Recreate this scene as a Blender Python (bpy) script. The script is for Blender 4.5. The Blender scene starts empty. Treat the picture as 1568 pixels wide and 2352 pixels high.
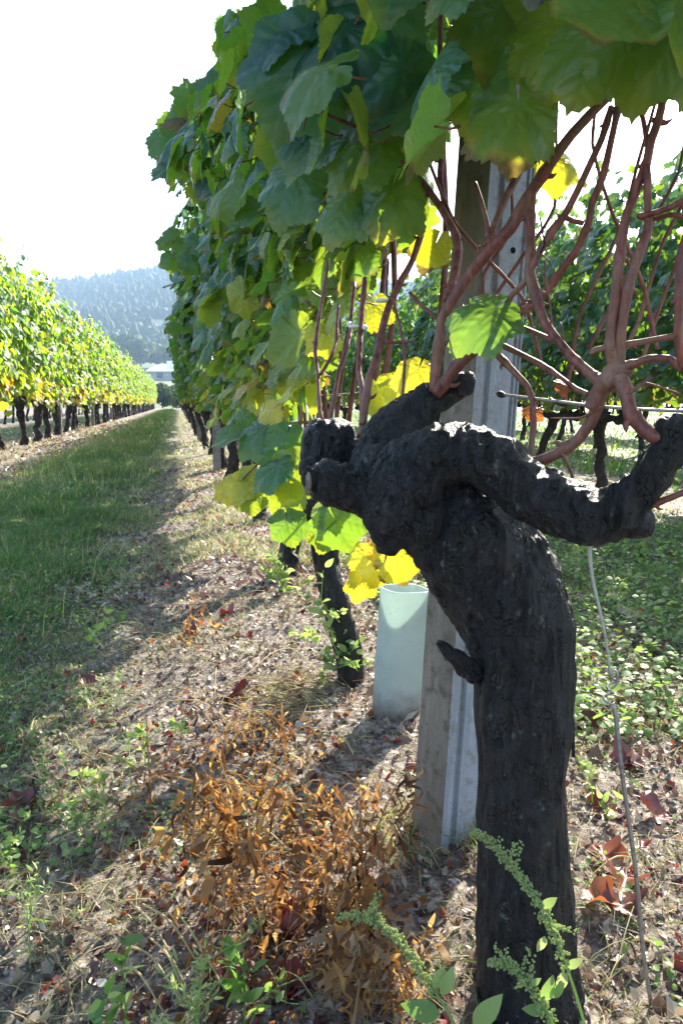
import bpy, math, random
import numpy as np
from mathutils import Vector, Matrix
R_=math.radians
rng=np.random.default_rng(7)
S=bpy.context.scene
COL=S.collection

# ------------------------------------------------------------------ camera, light, exposure
F=1740.0; H0=0.68
PHI=math.atan(251/F); PSI=math.atan(376/F*math.cos(PHI))
CW=np.array([math.sin(PSI)*math.cos(PHI),math.cos(PSI)*math.cos(PHI),-math.sin(PHI)])
CR=np.array([math.cos(PSI),-math.sin(PSI),0.0]); CU=np.cross(CR,CW)
C0=np.array([0,0,H0])
cam=bpy.data.cameras.new('camera'); camo=bpy.data.objects.new('camera',cam); COL.objects.link(camo)
camo.matrix_world=Matrix(((CR[0],CU[0],-CW[0],0),(CR[1],CU[1],-CW[1],0),(CR[2],CU[2],-CW[2],H0),(0,0,0,1)))
cam.sensor_fit='VERTICAL'; cam.sensor_height=36; cam.lens=36*F/2352; cam.clip_start=.02; cam.clip_end=6000
S.camera=camo
SUN_AZ=R_(38); SUN_EL=R_(34.5)            # azimuth measured from +Y (along the rows) towards +X
world=bpy.data.worlds.new("World"); S.world=world; world.use_nodes=True
wn=world.node_tree.nodes; sky=wn.new('ShaderNodeTexSky'); sky.sky_type='NISHITA'; sky.sun_disc=False
sky.sun_elevation=SUN_EL; sky.sun_rotation=SUN_AZ; sky.air_density=1.0; sky.dust_density=1.6; sky.ozone_density=1.2
world.node_tree.links.new(sky.outputs[0],wn['Background'].inputs[0]); wn['Background'].inputs[1].default_value=0.142
sl=bpy.data.lights.new('sun','SUN'); sl.energy=5.0; sl.angle=R_(.5); sl.color=(1,.93,.80)
so=bpy.data.objects.new('sun',sl); COL.objects.link(so)
sd=Vector((math.sin(SUN_AZ)*math.cos(SUN_EL),math.cos(SUN_AZ)*math.cos(SUN_EL),math.sin(SUN_EL)))
so.rotation_euler=sd.to_track_quat('Z','Y').to_euler(); so.location=(3,5,8)
S.view_settings.view_transform='Standard'; S.view_settings.look='None'; S.view_settings.exposure=1.86; S.view_settings.gamma=1
try:
    S.cycles.max_bounces=8; S.cycles.transmission_bounces=6; S.cycles.transparent_max_bounces=8; S.cycles.volume_bounces=1
    S.cycles.use_denoising=True
except Exception: pass

def P(x,y,d):                            # a point seen at (x,y) of the photo, d metres ahead: only used to measure real positions
    return C0+d*(CW+(x-784)/F*CR-(y-1176)/F*CU)
def proj(p):
    q=np.atleast_2d(p)-C0; w=q@CW; w=np.where(np.abs(w)<1e-6,1e-6,w)
    return 784+F*(q@CR)/w, 1176-F*(q@CU)/w, w
def G(x,y,z=0.0):
    d=CW+(x-784)/F*CR-(y-1176)/F*CU; t=(z-H0)/d[2]; return C0+t*d

# ------------------------------------------------------------------ numpy noise
def _h(ix,iy,iz):
    n=(ix.astype(np.int64)*374761393+iy.astype(np.int64)*668265263+iz.astype(np.int64)*2147483647%1000003*7919)&0xffffffff
    n=((n^(n>>13))*1274126177)&0xffffffff; n=(n^(n>>16))&0xffffffff
    return n/4294967295.0*2-1
def vn(p):
    p=np.asarray(p,float); i=np.floor(p); f=p-i; f=f*f*(3-2*f); i=i.astype(np.int64)
    o=0
    for a in (0,1):
        for b in (0,1):
            for c in (0,1):
                w=(f[:,0] if a else 1-f[:,0])*(f[:,1] if b else 1-f[:,1])*(f[:,2] if c else 1-f[:,2])
                o=o+w*_h(i[:,0]+a,i[:,1]+b,i[:,2]+c)
    return o
def fbm(p,o=4):
    p=np.asarray(p,float); s=0; a=1
    for k in range(o): s=s+a*vn(p*2**k+17.3*k); a*=.5
    return s
def n2(x,y,sc,o=3,seed=0):
    x=np.asarray(x,float).ravel(); y=np.asarray(y,float).ravel()
    return fbm(np.stack([x*sc,y*sc,np.full_like(x,seed*3.7)],1),o)

# ------------------------------------------------------------------ mesh helpers
def mesh(name,V,Fs,mats=(),uv=None,tint=None,smooth=True,mi=None):
    V=np.asarray(V,np.float32); Fs=[np.asarray(f,np.int64) for f in Fs if len(f)]
    me=bpy.data.meshes.new(name); me.vertices.add(len(V)); me.vertices.foreach_set('co',V.ravel())
    tot=np.concatenate([np.full(len(f),f.shape[1]) for f in Fs]); idx=np.concatenate([f.ravel() for f in Fs])
    me.loops.add(len(idx)); me.loops.foreach_set('vertex_index',idx.astype(np.int32))
    me.polygons.add(len(tot)); st=np.concatenate([[0],np.cumsum(tot)[:-1]])
    me.polygons.foreach_set('loop_start',st.astype(np.int32))
    try: me.polygons.foreach_set('loop_total',tot.astype(np.int32))
    except Exception: pass
    if mi is not None: me.polygons.foreach_set('material_index',np.asarray(mi,np.int32))
    if uv is not None:
        l=me.uv_layers.new(name='UVMap'); l.data.foreach_set('uv',np.asarray(uv,np.float32)[idx].ravel())
    if tint is not None:
        a=me.attributes.new('tint','FLOAT_COLOR','POINT'); t=np.ones((len(V),4),np.float32); t[:,:3]=tint; a.data.foreach_set('color',t.ravel())
    for m in mats: me.materials.append(m)
    me.update(calc_edges=True); me.validate()
    me.polygons.foreach_set('use_smooth',np.full(len(me.polygons),smooth))
    return me
def link(name,me,parent=None):
    o=bpy.data.objects.new(name,me); COL.objects.link(o)
    if parent is not None: o.parent=parent
    return o
def part(name,me,parent,label=None):
    o=link(name,me,parent)
    if label: o['label']=label
    return o
def tag(o,label=None,cat=None,group=None,kind=None):
    if label: o['label']=label
    if cat: o['category']=cat
    if group: o['group']=group
    if kind: o['kind']=kind
    return o
def empty(name,loc,label,cat,group=None):
    o=bpy.data.objects.new(name,None); COL.objects.link(o); o.location=loc; o.empty_display_size=.1
    return tag(o,label,cat,group)
def join(parts):
    Vs=[];Fs=[];U=[];T=[];o=0
    for g in parts:
        Vs.append(g[0]); Fs+= [f+o for f in g[1]]
        if len(g)>2: U.append(g[2])
        if len(g)>3: T.append(g[3])
        o+=len(g[0])
    return [np.concatenate(Vs),Fs]+([np.concatenate(U)] if U else [])+([np.concatenate(T)] if T else [])
def catmull(p,n):
    p=np.asarray(p,float); q=np.vstack([2*p[0]-p[1],p,2*p[-1]-p[-2]]); out=[]
    for i in range(1,len(q)-2):
        t=np.linspace(0,1,n,endpoint=False)[:,None]
        a,b,c,d=q[i-1],q[i],q[i+1],q[i+2]
        out.append(.5*((2*b)+(-a+c)*t+(2*a-5*b+4*c-d)*t**2+(-a+3*b-3*c+d)*t**3))
    out.append(p[-1:]); return np.vstack(out)
def tube(pts,rad,sides=8,n=4,sq=0,seed=0):
    """tube through pts (k,3) with radii; returns V,[quads,tris]"""
    pr=catmull(np.column_stack([pts,rad]),n) if n>1 else np.column_stack([pts,rad])
    p=pr[:,:3]; r=np.maximum(pr[:,3],1e-5); m=len(p)
    t=np.gradient(p,axis=0); t/=np.linalg.norm(t,axis=1)[:,None]+1e-12
    a=np.array([0,0,1.]) if abs(t[0][2])<.9 else np.array([1.,0,0]); u=np.cross(t[0],a); u/=np.linalg.norm(u)
    ang=np.linspace(0,2*np.pi,sides,endpoint=False); V=[]
    for i in range(m):
        u=u-t[i]*np.dot(u,t[i]); u/=np.linalg.norm(u)+1e-12; v=np.cross(t[i],u)
        V.append(p[i]+r[i]*(np.cos(ang)[:,None]*u+np.sin(ang)[:,None]*v))
    V=np.vstack(V+[p[:1],p[-1:]])
    i=np.arange(m-1)[:,None]*sides; j=np.arange(sides)[None]; k=(j+1)%sides
    Q=np.stack([i+j,i+k,i+sides+k,i+sides+j],-1).reshape(-1,4)
    j=np.arange(sides);k=(j+1)%sides;b=(m-1)*sides
    T=np.concatenate([np.stack([k,j,np.full(sides,m*sides)],-1),np.stack([b+j,b+k,np.full(sides,m*sides+1)],-1)])
    uvx=np.tile(ang/(2*np.pi),m); return [V,[Q,T]]
def box(x0,x1,y0,y1,z0,z1):
    V=np.array([[x,y,z] for z in (z0,z1) for y in (y0,y1) for x in (x0,x1)],float)
    return [V,[np.array([[0,2,3,1],[4,5,7,6],[0,1,5,4],[2,6,7,3],[0,4,6,2],[1,3,7,5]])]]
_ico=None
def ico(c,r,sub=1,sq=(1,1,1)):
    global _ico
    import bmesh
    if _ico is None: _ico={}
    if sub not in _ico:
        b=bmesh.new(); bmesh.ops.create_icosphere(b,subdivisions=sub,radius=1)
        _ico[sub]=(np.array([v.co[:] for v in b.verts]),np.array([[v.index for v in f.verts] for f in b.faces])); b.free()
    V,T=_ico[sub]; return [V*r*np.array(sq)+np.asarray(c),[T]]

# ------------------------------------------------------------------ materials
def newmat(name):
    m=bpy.data.materials.new(name); m.use_nodes=True; nt=m.node_tree; nt.nodes.clear()
    out=nt.nodes.new('ShaderNodeOutputMaterial'); return m,nt,out
class N:
    def __init__(s,nt): s.nt=nt
    def n(s,t,**k):
        x=s.nt.nodes.new(t)
        for a,b in k.items(): setattr(x,a,b)
        return x
    def set(s,sock,v):
        if isinstance(v,bpy.types.NodeSocket): s.nt.links.new(v,sock)
        else:
            try: sock.default_value=v
            except Exception: sock.default_value=tuple(v)+(1,)
    def m(s,op,a,b=0,c=0):
        x=s.n('ShaderNodeMath',operation=op); s.set(x.inputs[0],a); s.set(x.inputs[1],b)
        if len(x.inputs)>2: s.set(x.inputs[2],c)
        return x.outputs[0]
    def mr(s,v,a,b,c=0.,d=1.,smooth=True):
        x=s.n('ShaderNodeMapRange'); x.interpolation_type='SMOOTHSTEP' if smooth else 'LINEAR'
        for i,k in enumerate((v,a,b,c,d)): s.set(x.inputs[i],k)
        return x.outputs[0]
    def mix(s,f,a,b,bt='MIX'):
        x=s.n('ShaderNodeMix',data_type='RGBA',blend_type=bt); s.set(x.inputs['Factor'],f); s.set(x.inputs[6],a); s.set(x.inputs[7],b); return x.outputs[2]
    def ramp(s,f,st,interp='LINEAR'):
        x=s.n('ShaderNodeValToRGB'); s.set(x.inputs[0],f); e=x.color_ramp.elements; x.color_ramp.interpolation=interp
        while len(e)<len(st): e.new(.5)
        for i,(p,c) in enumerate(st): e[i].position=p; e[i].color=tuple(c)+(1,) if len(c)==3 else c
        return x.outputs[0]
    def obj(s,scale=(1,1,1)):
        x=s.n('ShaderNodeTexCoord'); mp=s.n('ShaderNodeMapping'); s.nt.links.new(x.outputs['Object'],mp.inputs[0]); mp.inputs['Scale'].default_value=scale; return mp.outputs[0]
    def noise(s,vec,scale,detail=4,rough=.6,dist=0,out=0):
        x=s.n('ShaderNodeTexNoise'); s.nt.links.new(vec,x.inputs['Vector']); x.inputs['Scale'].default_value=scale; x.inputs['Detail'].default_value=detail
        x.inputs['Roughness'].default_value=rough; x.inputs['Distortion'].default_value=dist; return x.outputs[out]
    def bump(s,h,st=.5,dist=.01,nrm=None):
        x=s.n('ShaderNodeBump'); s.set(x.inputs['Strength'],st); s.set(x.inputs['Distance'],dist); s.set(x.inputs['Height'],h)
        if nrm: s.set(x.inputs['Normal'],nrm)
        return x.outputs[0]
    def bsdf(s,col,rough=.6,spec=.4,nrm=None,metal=0,**k):
        x=s.n('ShaderNodeBsdfPrincipled'); s.set(x.inputs['Base Color'],col); s.set(x.inputs['Roughness'],rough); s.set(x.inputs['Specular IOR Level'],spec); s.set(x.inputs['Metallic'],metal)
        if nrm: s.set(x.inputs['Normal'],nrm)
        return x.outputs[0]
    def attr(s,name='tint'):
        x=s.n('ShaderNodeAttribute',attribute_name=name); y=s.n('ShaderNodeSeparateColor'); s.nt.links.new(x.outputs['Color'],y.inputs[0]); return y.outputs[0],y.outputs[1],y.outputs[2]
    def out(s,o,sh): s.nt.links.new(sh,o.inputs[0])
    def mixs(s,f,a,b):
        x=s.n('ShaderNodeMixShader'); s.set(x.inputs[0],f); s.nt.links.new(a,x.inputs[1]); s.nt.links.new(b,x.inputs[2]); return x.outputs[0]

def leaf_material(name,veins=True,trans=.42):
    m,nt,out=newmat(name); k=N(nt); r,g,b=k.attr()
    col=k.ramp(r,[(0,(.012,.078,.066)),(.35,(.035,.125,.046)),(.6,(.11,.19,.030)),(.8,(.40,.40,.04)),(1,(.55,.42,.05))])
    tr=k.ramp(r,[(0,(.16,.40,.03)),(.35,(.30,.52,.03)),(.6,(.52,.62,.03)),(.8,(.86,.86,.03)),(1,(.95,.74,.05))])
    br=k.mr(b,0,1,.0,1.,False)
    ob=k.obj(); nz=k.noise(ob,38,3,.6)
    nrm=None; rough=.5
    if veins:
        uv=k.n('ShaderNodeUVMap',uv_map='UVMap').outputs[0]
        sp=k.n('ShaderNodeSeparateXYZ'); nt.links.new(uv,sp.inputs[0])
        dx_=0
        x=k.m('MULTIPLY_ADD',sp.outputs[0],2,-1); y=k.m('MULTIPLY_ADD',sp.outputs[1],2,-1)
        rr=k.m('SQRT',k.m('ADD',k.m('MULTIPLY',x,x),k.m('MULTIPLY',y,y)))
        th=k.m('ARCTAN2',x,y); st=R_(52)
        tp=k.m('SUBTRACT',th,k.m('MULTIPLY',k.m('ROUND',k.m('DIVIDE',th,st)),st))
        d=k.m('ABSOLUTE',k.m('MULTIPLY',rr,k.m('SINE',tp))); t=k.m('MULTIPLY',rr,k.m('COSINE',tp))
        main=k.mr(d,.004,.017,1,0)
        q=k.m('FRACT',k.m('MULTIPLY',k.m('ADD',k.m('SUBTRACT',t,k.m('MULTIPLY',d,.62)),k.m('MULTIPLY',k.noise(uv,4,2,.5),.12)),5.2))
        q=k.m('ABSOLUTE',k.m('SUBTRACT',q,.5))
        sec=k.m('MULTIPLY',k.mr(q,.0,.07,.40,0),k.mr(rr,.15,.3))
        v=k.m('MAXIMUM',main,sec)
        cell=k.noise(uv,26,2,.5)
        h=k.m('ADD',k.m('MULTIPLY',k.mr(q,0,.5),.6),k.m('MULTIPLY',cell,.35))
        h=k.m('ADD',h,k.m('MULTIPLY',k.mr(d,0,.1),.4))
        nrm=k.bump(h,.40,.0022)
        col=k.mix(k.m('MULTIPLY',v,.30),col,(.20,.29,.11,1))
        tr=k.mix(k.m('MULTIPLY',v,.38),tr,(.20,.30,.03,1))
        blot=k.noise(uv,3.2,4,.65,.6)
        edge=k.mr(rr,.55,1.0)
        ylw=k.m('MULTIPLY',k.m('MULTIPLY',edge,k.mr(blot,.42,.62)),k.m('MULTIPLY',g,.75))
        col=k.mix(ylw,col,(.30,.25,.06,1)); tr=k.mix(ylw,tr,(.85,.62,.04,1))
        spot=k.m('MULTIPLY',k.mr(k.noise(uv,9,5,.75),.64,.70),k.mr(g,.35,.6)); rim=k.m('MULTIPLY',k.mr(k.m('ADD',rr,k.m('MULTIPLY',blot,.5)),1.06,1.2),k.mr(g,.7,.9)); spot=k.m('MAXIMUM',spot,rim); col=k.mix(spot,col,(.12,.085,.035,1)); tr=k.mix(spot,tr,(.28,.20,.04,1))
        rough=k.mr(cell,.3,.7,.28,.46)
    col=k.mix(k.mr(nz,.45,.75,0,.35),col,(.13,.17,.04,1))
    col=k.mix(br,col,(.16,.06,.02,1)); tr=k.mix(br,tr,(.62,.20,.03,1))
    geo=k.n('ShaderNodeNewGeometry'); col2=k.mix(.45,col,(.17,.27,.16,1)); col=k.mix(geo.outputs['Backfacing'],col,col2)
    p=k.bsdf(col,rough,.5,nrm)
    tl=k.n('ShaderNodeBsdfTranslucent'); k.set(tl.inputs[0],tr)
    if nrm: k.set(tl.inputs[1],nrm)
    k.out(out,k.mixs(trans,p,tl.outputs[0])); return m
M={}
M['leaf']=leaf_material('vine_leaf'); M['leaf_mid']=leaf_material('vine_leaf_shaded_rows',True,.30); M['leaf_far']=leaf_material('vine_leaf_far',False,.36); M['leaf_left']=leaf_material('vine_leaf_sunlit_row',False,.5)  # row light and shade put into translucency: more for sunlit left, less for shaded
def simple(name,col,rough=.6,spec=.4,noise=None,bump=None,metal=0,scale=(1,1,1)):
    m,nt,out=newmat(name); k=N(nt); v=k.obj(scale); c=col+(1,); nrm=None
    if noise:
        sc,c2,lo,hi=noise; nz=k.noise(v,sc,6,.65); c=k.mix(k.mr(nz,lo,hi),col+(1,),c2+(1,))
    if bump:
        sc,d,st=bump; nrm=k.bump(k.noise(v,sc,5,.65),st,d)
    k.out(out,k.bsdf(c,rough,spec,nrm,metal)); return m
def bark_mat():
    m,nt,out=newmat('vine_bark'); k=N(nt); v2=k.obj()
    wob=k.noise(v2,30,3,.6,0,1); vm=k.n('ShaderNodeVectorMath',operation='MULTIPLY_ADD'); nt.links.new(wob,vm.inputs[0]); vm.inputs[1].default_value=(.030,.030,.06); nt.links.new(v2,vm.inputs[2])
    mp=k.n('ShaderNodeMapping'); nt.links.new(vm.outputs[0],mp.inputs[0]); mp.inputs['Scale'].default_value=(1,1,.07); v=mp.outputs[0]
    a=k.noise(v,150,8,.75,.5); b=k.noise(v2,22,6,.65,.4); c=k.noise(v2,75,5,.65)
    vo=k.n('ShaderNodeTexVoronoi',feature='DISTANCE_TO_EDGE'); nt.links.new(v,vo.inputs['Vector']); vo.inputs['Scale'].default_value=130; crack=k.m('MAXIMUM',k.mr(vo.outputs['Distance'],.0,.13),k.mr(k.noise(v2,40,3,.6),.42,.56))
    vc=k.n('ShaderNodeTexVoronoi',feature='F1'); nt.links.new(v,vc.inputs['Vector']); vc.inputs['Scale'].default_value=130; sc=k.n('ShaderNodeSeparateColor'); nt.links.new(vc.outputs['Color'],sc.inputs[0]); cell=sc.outputs[0]
    col=k.ramp(k.m('ADD',k.m('MULTIPLY',a,.7),k.m('MULTIPLY',cell,.26)),[(.30,(.003,.003,.0045)),(.50,(.008,.0075,.010)),(.64,(.018,.016,.018)),(.78,(.085,.072,.068))])
    col=k.mix(k.mr(b,.54,.70,0,.5),col,(.050,.030,.022,1)); col=k.mix(k.mr(c,.60,.70,0,.65),col,(.15,.17,.13,1))
    col=k.mix(crack,(.002,.002,.002,1),col)
    h=k.m('ADD',k.m('ADD',a,k.m('MULTIPLY',b,.4)),k.m('MULTIPLY',crack,.5)); h=k.m('ADD',h,k.m('MULTIPLY',cell,.12)); nrm=k.bump(h,1.0,.007)
    k.out(out,k.bsdf(col,k.mr(a,.3,.7,.32,.55),.55,nrm)); return m
M['bark']=bark_mat()
def cane_mat():
    m,nt,out=newmat('vine_cane'); k=N(nt); v=k.obj((1,1,.25)); v2=k.obj()
    a=k.noise(v,160,5,.6,.3); b=k.noise(v2,9,4,.6); c=k.noise(v2,300,2,.5)
    col=k.ramp(a,[(.3,(.055,.018,.015)),(.52,(.17,.050,.036)),(.72,(.28,.105,.075)),(.85,(.38,.20,.15))])
    col=k.mix(k.mr(b,.45,.7,0,.6),col,(.25,.16,.11,1)); col=k.mix(k.mr(c,.62,.7,0,.6),col,(.05,.03,.02,1))
    k.out(out,k.bsdf(col,.5,.4,k.bump(a,.5,.0015))); return m
M['cane']=cane_mat()
M['cane_far']=simple('cane_far',(.11,.045,.03),.65,.3,(20,(.20,.11,.07),.4,.65))
M['bark_far']=simple('bark_far',(.022,.016,.014),.8,.3,(25,(.065,.045,.035),.45,.7),(45,.01,.8))
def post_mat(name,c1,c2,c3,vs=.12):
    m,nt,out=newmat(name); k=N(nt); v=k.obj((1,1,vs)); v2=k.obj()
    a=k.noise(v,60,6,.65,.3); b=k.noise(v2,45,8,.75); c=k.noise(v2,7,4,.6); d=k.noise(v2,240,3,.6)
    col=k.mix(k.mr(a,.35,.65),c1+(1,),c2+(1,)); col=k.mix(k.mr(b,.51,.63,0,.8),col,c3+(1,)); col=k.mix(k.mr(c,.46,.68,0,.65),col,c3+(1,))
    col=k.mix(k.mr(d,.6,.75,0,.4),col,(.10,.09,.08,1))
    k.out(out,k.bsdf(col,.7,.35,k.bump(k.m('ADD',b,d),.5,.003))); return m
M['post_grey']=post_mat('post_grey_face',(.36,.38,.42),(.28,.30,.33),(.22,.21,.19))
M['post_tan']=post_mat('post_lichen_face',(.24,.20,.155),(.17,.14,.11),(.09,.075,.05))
M['post_far']=simple('post_far',(.24,.21,.19),.8,.2,(18,(.14,.12,.10),.4,.65))
M['hole']=simple('post_hole_dark',(.01,.01,.01),.9,.1)
M['wire']=simple('galvanised_wire',(.34,.33,.32),.42,.5,(200,(.16,.12,.10),.5,.7),metal=.7)
M['wire_pale']=simple('weathered_pale_wire',(.42,.42,.36),.5,.5,(160,(.25,.22,.17),.5,.7),metal=.2)
M['tie']=simple('white_tie',(.75,.75,.74),.5,.4)
M['soilstone']=simple('small_stone',(.30,.27,.25),.7,.3,(30,(.16,.13,.12),.4,.65),(60,.004,.6))
def soil_mat():
    m,nt,out=newmat('vineyard_soil'); k=N(nt); v=k.obj(); r,g,b=k.attr()
    a=k.noise(v,3.2,6,.65,.4); c=k.noise(v,48,8,.75); d=k.noise(v,170,4,.7); e=k.noise(v,1.1,3,.5)
    col=k.ramp(c,[(.38,(.035,.022,.022)),(.48,(.15,.115,.095)),(.57,(.36,.30,.25)),(.68,(.60,.53,.44))])
    col=k.mix(k.mr(a,.5,.66,0,.7),col,(.085,.050,.045,1))
    col=k.mix(k.mr(d,.58,.68,0,.85),col,(.50,.44,.33,1)); col=k.mix(k.mr(d,.40,.28,0,.8),col,(.045,.032,.028,1))
    gg=k.m('MULTIPLY',r,k.mr(k.m('ADD',c,k.m('MULTIPLY',a,.5)),.55,.9)); col=k.mix(gg,col,(.075,.11,.035,1))
    far=k.mix(k.mr(k.noise(v,.02,3,.5),.4,.6),(.10,.13,.05,1),(.17,.16,.08,1)); wood=k.mix(k.mr(k.noise(v,.03,4,.6),.4,.6),(.028,.045,.025,1),(.055,.07,.035,1))
    far=k.mix(b,far,wood); col=k.mix(g,col,far)
    h=k.m('ADD',k.m('MULTIPLY',c,1.0),k.m('MULTIPLY',d,.5)); k.out(out,k.bsdf(col,.72,.3,k.bump(h,.9,.012))); return m
M['soil']=soil_mat()
def card_mat(name,ramp,tramp,trans=.4,rough=.5,spec=.4):
    m,nt,out=newmat(name); k=N(nt); r,g,b=k.attr()
    col=k.ramp(r,ramp); tr=k.ramp(r,tramp); p=k.bsdf(col,rough,spec); tl=k.n('ShaderNodeBsdfTranslucent'); k.set(tl.inputs[0],tr)
    k.out(out,k.mixs(trans,p,tl.outputs[0])); return m
M['grass']=card_mat('grass_blades',[(0,(.048,.108,.048)),(.4,(.10,.16,.065)),(.65,(.34,.33,.14)),(.85,(.52,.44,.27)),(1,(.16,.09,.05))],
    [(0,(.14,.34,.05)),(.4,(.26,.44,.06)),(.65,(.66,.64,.22)),(.85,(.78,.66,.40)),(1,(.35,.18,.08))],.42)
M['litter']=card_mat('dry_litter',[(0,(.07,.035,.032)),(.3,(.17,.11,.085)),(.5,(.42,.36,.27)),(.68,(.60,.54,.42)),(.8,(.18,.03,.03)),(1,(.045,.014,.022))],
    [(0,(.16,.09,.05)),(.35,(.30,.20,.12)),(.6,(.45,.36,.22)),(.8,(.55,.08,.03)),(1,(.08,.02,.02))],.3,.38,.6)
M['fallen']=card_mat('fallen_vine_leaf',[(0,(.13,.03,.025)),(.4,(.10,.018,.022)),(.7,(.26,.07,.03)),(1,(.42,.22,.07))],
    [(0,(.22,.03,.02)),(.4,(.10,.012,.015)),(.7,(.50,.10,.03)),(1,(.55,.25,.06))],.3,.36,.6)
M['dead']=card_mat('dead_weed_rust',[(0,(.04,.020,.014)),(.5,(.16,.090,.042)),(.8,(.34,.22,.10)),(1,(.26,.21,.15))],
    [(0,(.10,.03,.01)),(.5,(.46,.20,.045)),(.8,(.88,.52,.14)),(1,(.42,.30,.17))],.5,.55,.3)
M['weed']=card_mat('green_weed',[(0,(.06,.13,.04)),(.5,(.16,.26,.09)),(1,(.32,.38,.16))],
    [(0,(.25,.5,.05)),(.5,(.45,.65,.12)),(1,(.65,.72,.25))],.4,.5,.35)
def tube_mat():
    m,nt,out=newmat('grow_tube_plastic'); k=N(nt); v=k.obj(); nz=k.noise(v,14,4,.6)
    col=k.mix(k.mr(nz,.4,.7),(.64,.68,.67,1),(.52,.57,.55,1)); sp=k.n('ShaderNodeSeparateXYZ'); nt.links.new(v,sp.inputs[0]); dz=k.mr(k.m('ADD',sp.outputs[2],k.m('MULTIPLY',k.noise(v,30,5,.7),.10)),.07,.17,.9,0); sp2=k.mr(k.noise(v,120,4,.7),.62,.70,0,.5); col=k.mix(k.m('MAXIMUM',dz,sp2),col,(.20,.14,.10,1)); p=k.bsdf(col,.4,.4); tl=k.n('ShaderNodeBsdfTranslucent'); k.set(tl.inputs[0],k.mix(k.m('MAXIMUM',dz,sp2),(.55,.66,.60,1),(.12,.09,.06,1)))
    k.out(out,k.mixs(.5,p,tl.outputs[0])); return m
M['tube']=tube_mat()
M['crown_far']=card_mat('distant_foliage',[(0,(.020,.040,.022)),(.5,(.040,.065,.028)),(1,(.10,.12,.05))],[(0,(.06,.12,.03)),(.5,(.10,.18,.04)),(1,(.22,.26,.08))],.3,.7,.2)
M['roof']=simple('white_metal_roof',(.80,.80,.80),.4,.5)
M['wall']=simple('grey_render_wall',(.34,.35,.37),.8,.2,(.4,(.26,.27,.29),.4,.6))
M['dark']=simple('dark_opening',(.03,.035,.04),.5,.5)

# ------------------------------------------------------------------ ground / terrain
RX=.40; LX=-2.38; QX=3.15; QX2=5.9; LX2=-5.15
def terr(x,y,fine=True):
    x=np.asarray(x,float); y=np.asarray(y,float); sh=x.shape; x=x.ravel(); y=y.ravel()
    r=np.sqrt(x*x+y*y); az=np.arctan2(x,np.maximum(y,1)) 
    rr=np.where(y>60,r,np.minimum(r,95))
    base=np.interp(rr,[0,95,130,200,270,330,420,520,700,860,950,1100,1500],[0,0,-1.,2.5,8.,13,27,45,87,131,141,133,115])
    w=np.clip((r-150)/300,0,1)
    base=base*(1+w*(.06*np.sin(az*14+1)+.10*np.clip(az/.15,-1,.25)*np.clip((r-500)/400,0,1))) + w*n2(x,y,.008,4,3)*7*w
    near=np.clip(1-r/60,0,1)
    z=base
    if fine:
        for X in (RX,LX,QX,QX2,LX2): z=z+.030*np.exp(-((x-X)/.33)**2)*(r<95)
        z=z+near*(.018*n2(x,y,1.3,3,1)+.011*n2(x,y,6,3,2)); nn=np.clip(1-r/9,0,1)
        z=z+nn*(.007*n2(x,y,24,3,5)+.006*np.maximum(0,n2(x,y,38,2,6)))
    return (z).reshape(sh)
def strip(x):                            # where turf grows: between the rows
    x=np.asarray(x,float); g=np.zeros_like(x)
    for X,w in ((-.92,.70),(1.85,.75),(4.5,.8),(-3.8,.8),(-6.5,.8)): g=np.maximum(g,np.clip(1.35-np.abs(x-X)/w,0,1))
    return np.maximum(g,2.5*np.clip((x-3.6)/1.0,0,1))
def axis_lines(segs):
    o=[]
    for a,b,s in segs: o.append(np.arange(a,b,s))
    return np.concatenate(o+[[segs[-1][1]]])
xs=axis_lines([(-900,-200,35),(-200,-40,10),(-40,-8,1.6),(-8,-2.6,.22),(-2.6,-.7,.04),(-.7,1.3,.0155),(1.3,3.4,.05),(3.4,10,.3),(10,50,2.),(50,200,10),(200,800,35)])
ys=axis_lines([(-30,-3,1.5),(-3,.1,.15),(.1,2.6,.0155),(2.6,6,.035),(6,14,.11),(14,40,.5),(40,100,2),(100,500,6),(500,1500,14)])
gx,gy=np.meshgrid(xs,ys); gz=terr(gx,gy)
nx,ny=len(xs),len(ys); V=np.stack([gx,gy,gz],-1).reshape(-1,3)
ii=(np.arange(ny-1)[:,None]*nx+np.arange(nx-1)[None]).ravel(); Q=np.stack([ii,ii+1,ii+nx+1,ii+nx],-1)
rad=np.sqrt(V[:,0]**2+V[:,1]**2); t=np.zeros((len(V),3)); t[:,0]=strip(V[:,0])*(rad<110); t[:,1]=np.clip((rad-95)/15,0,1)*(V[:,1]>0); t[:,2]=np.clip((rad-390)/40,0,1)
tag(link('ground',mesh('ground',V,[Q],[M['soil']],tint=t)),'dry stony vineyard soil rising into distant hills',None,None,'structure')

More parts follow.
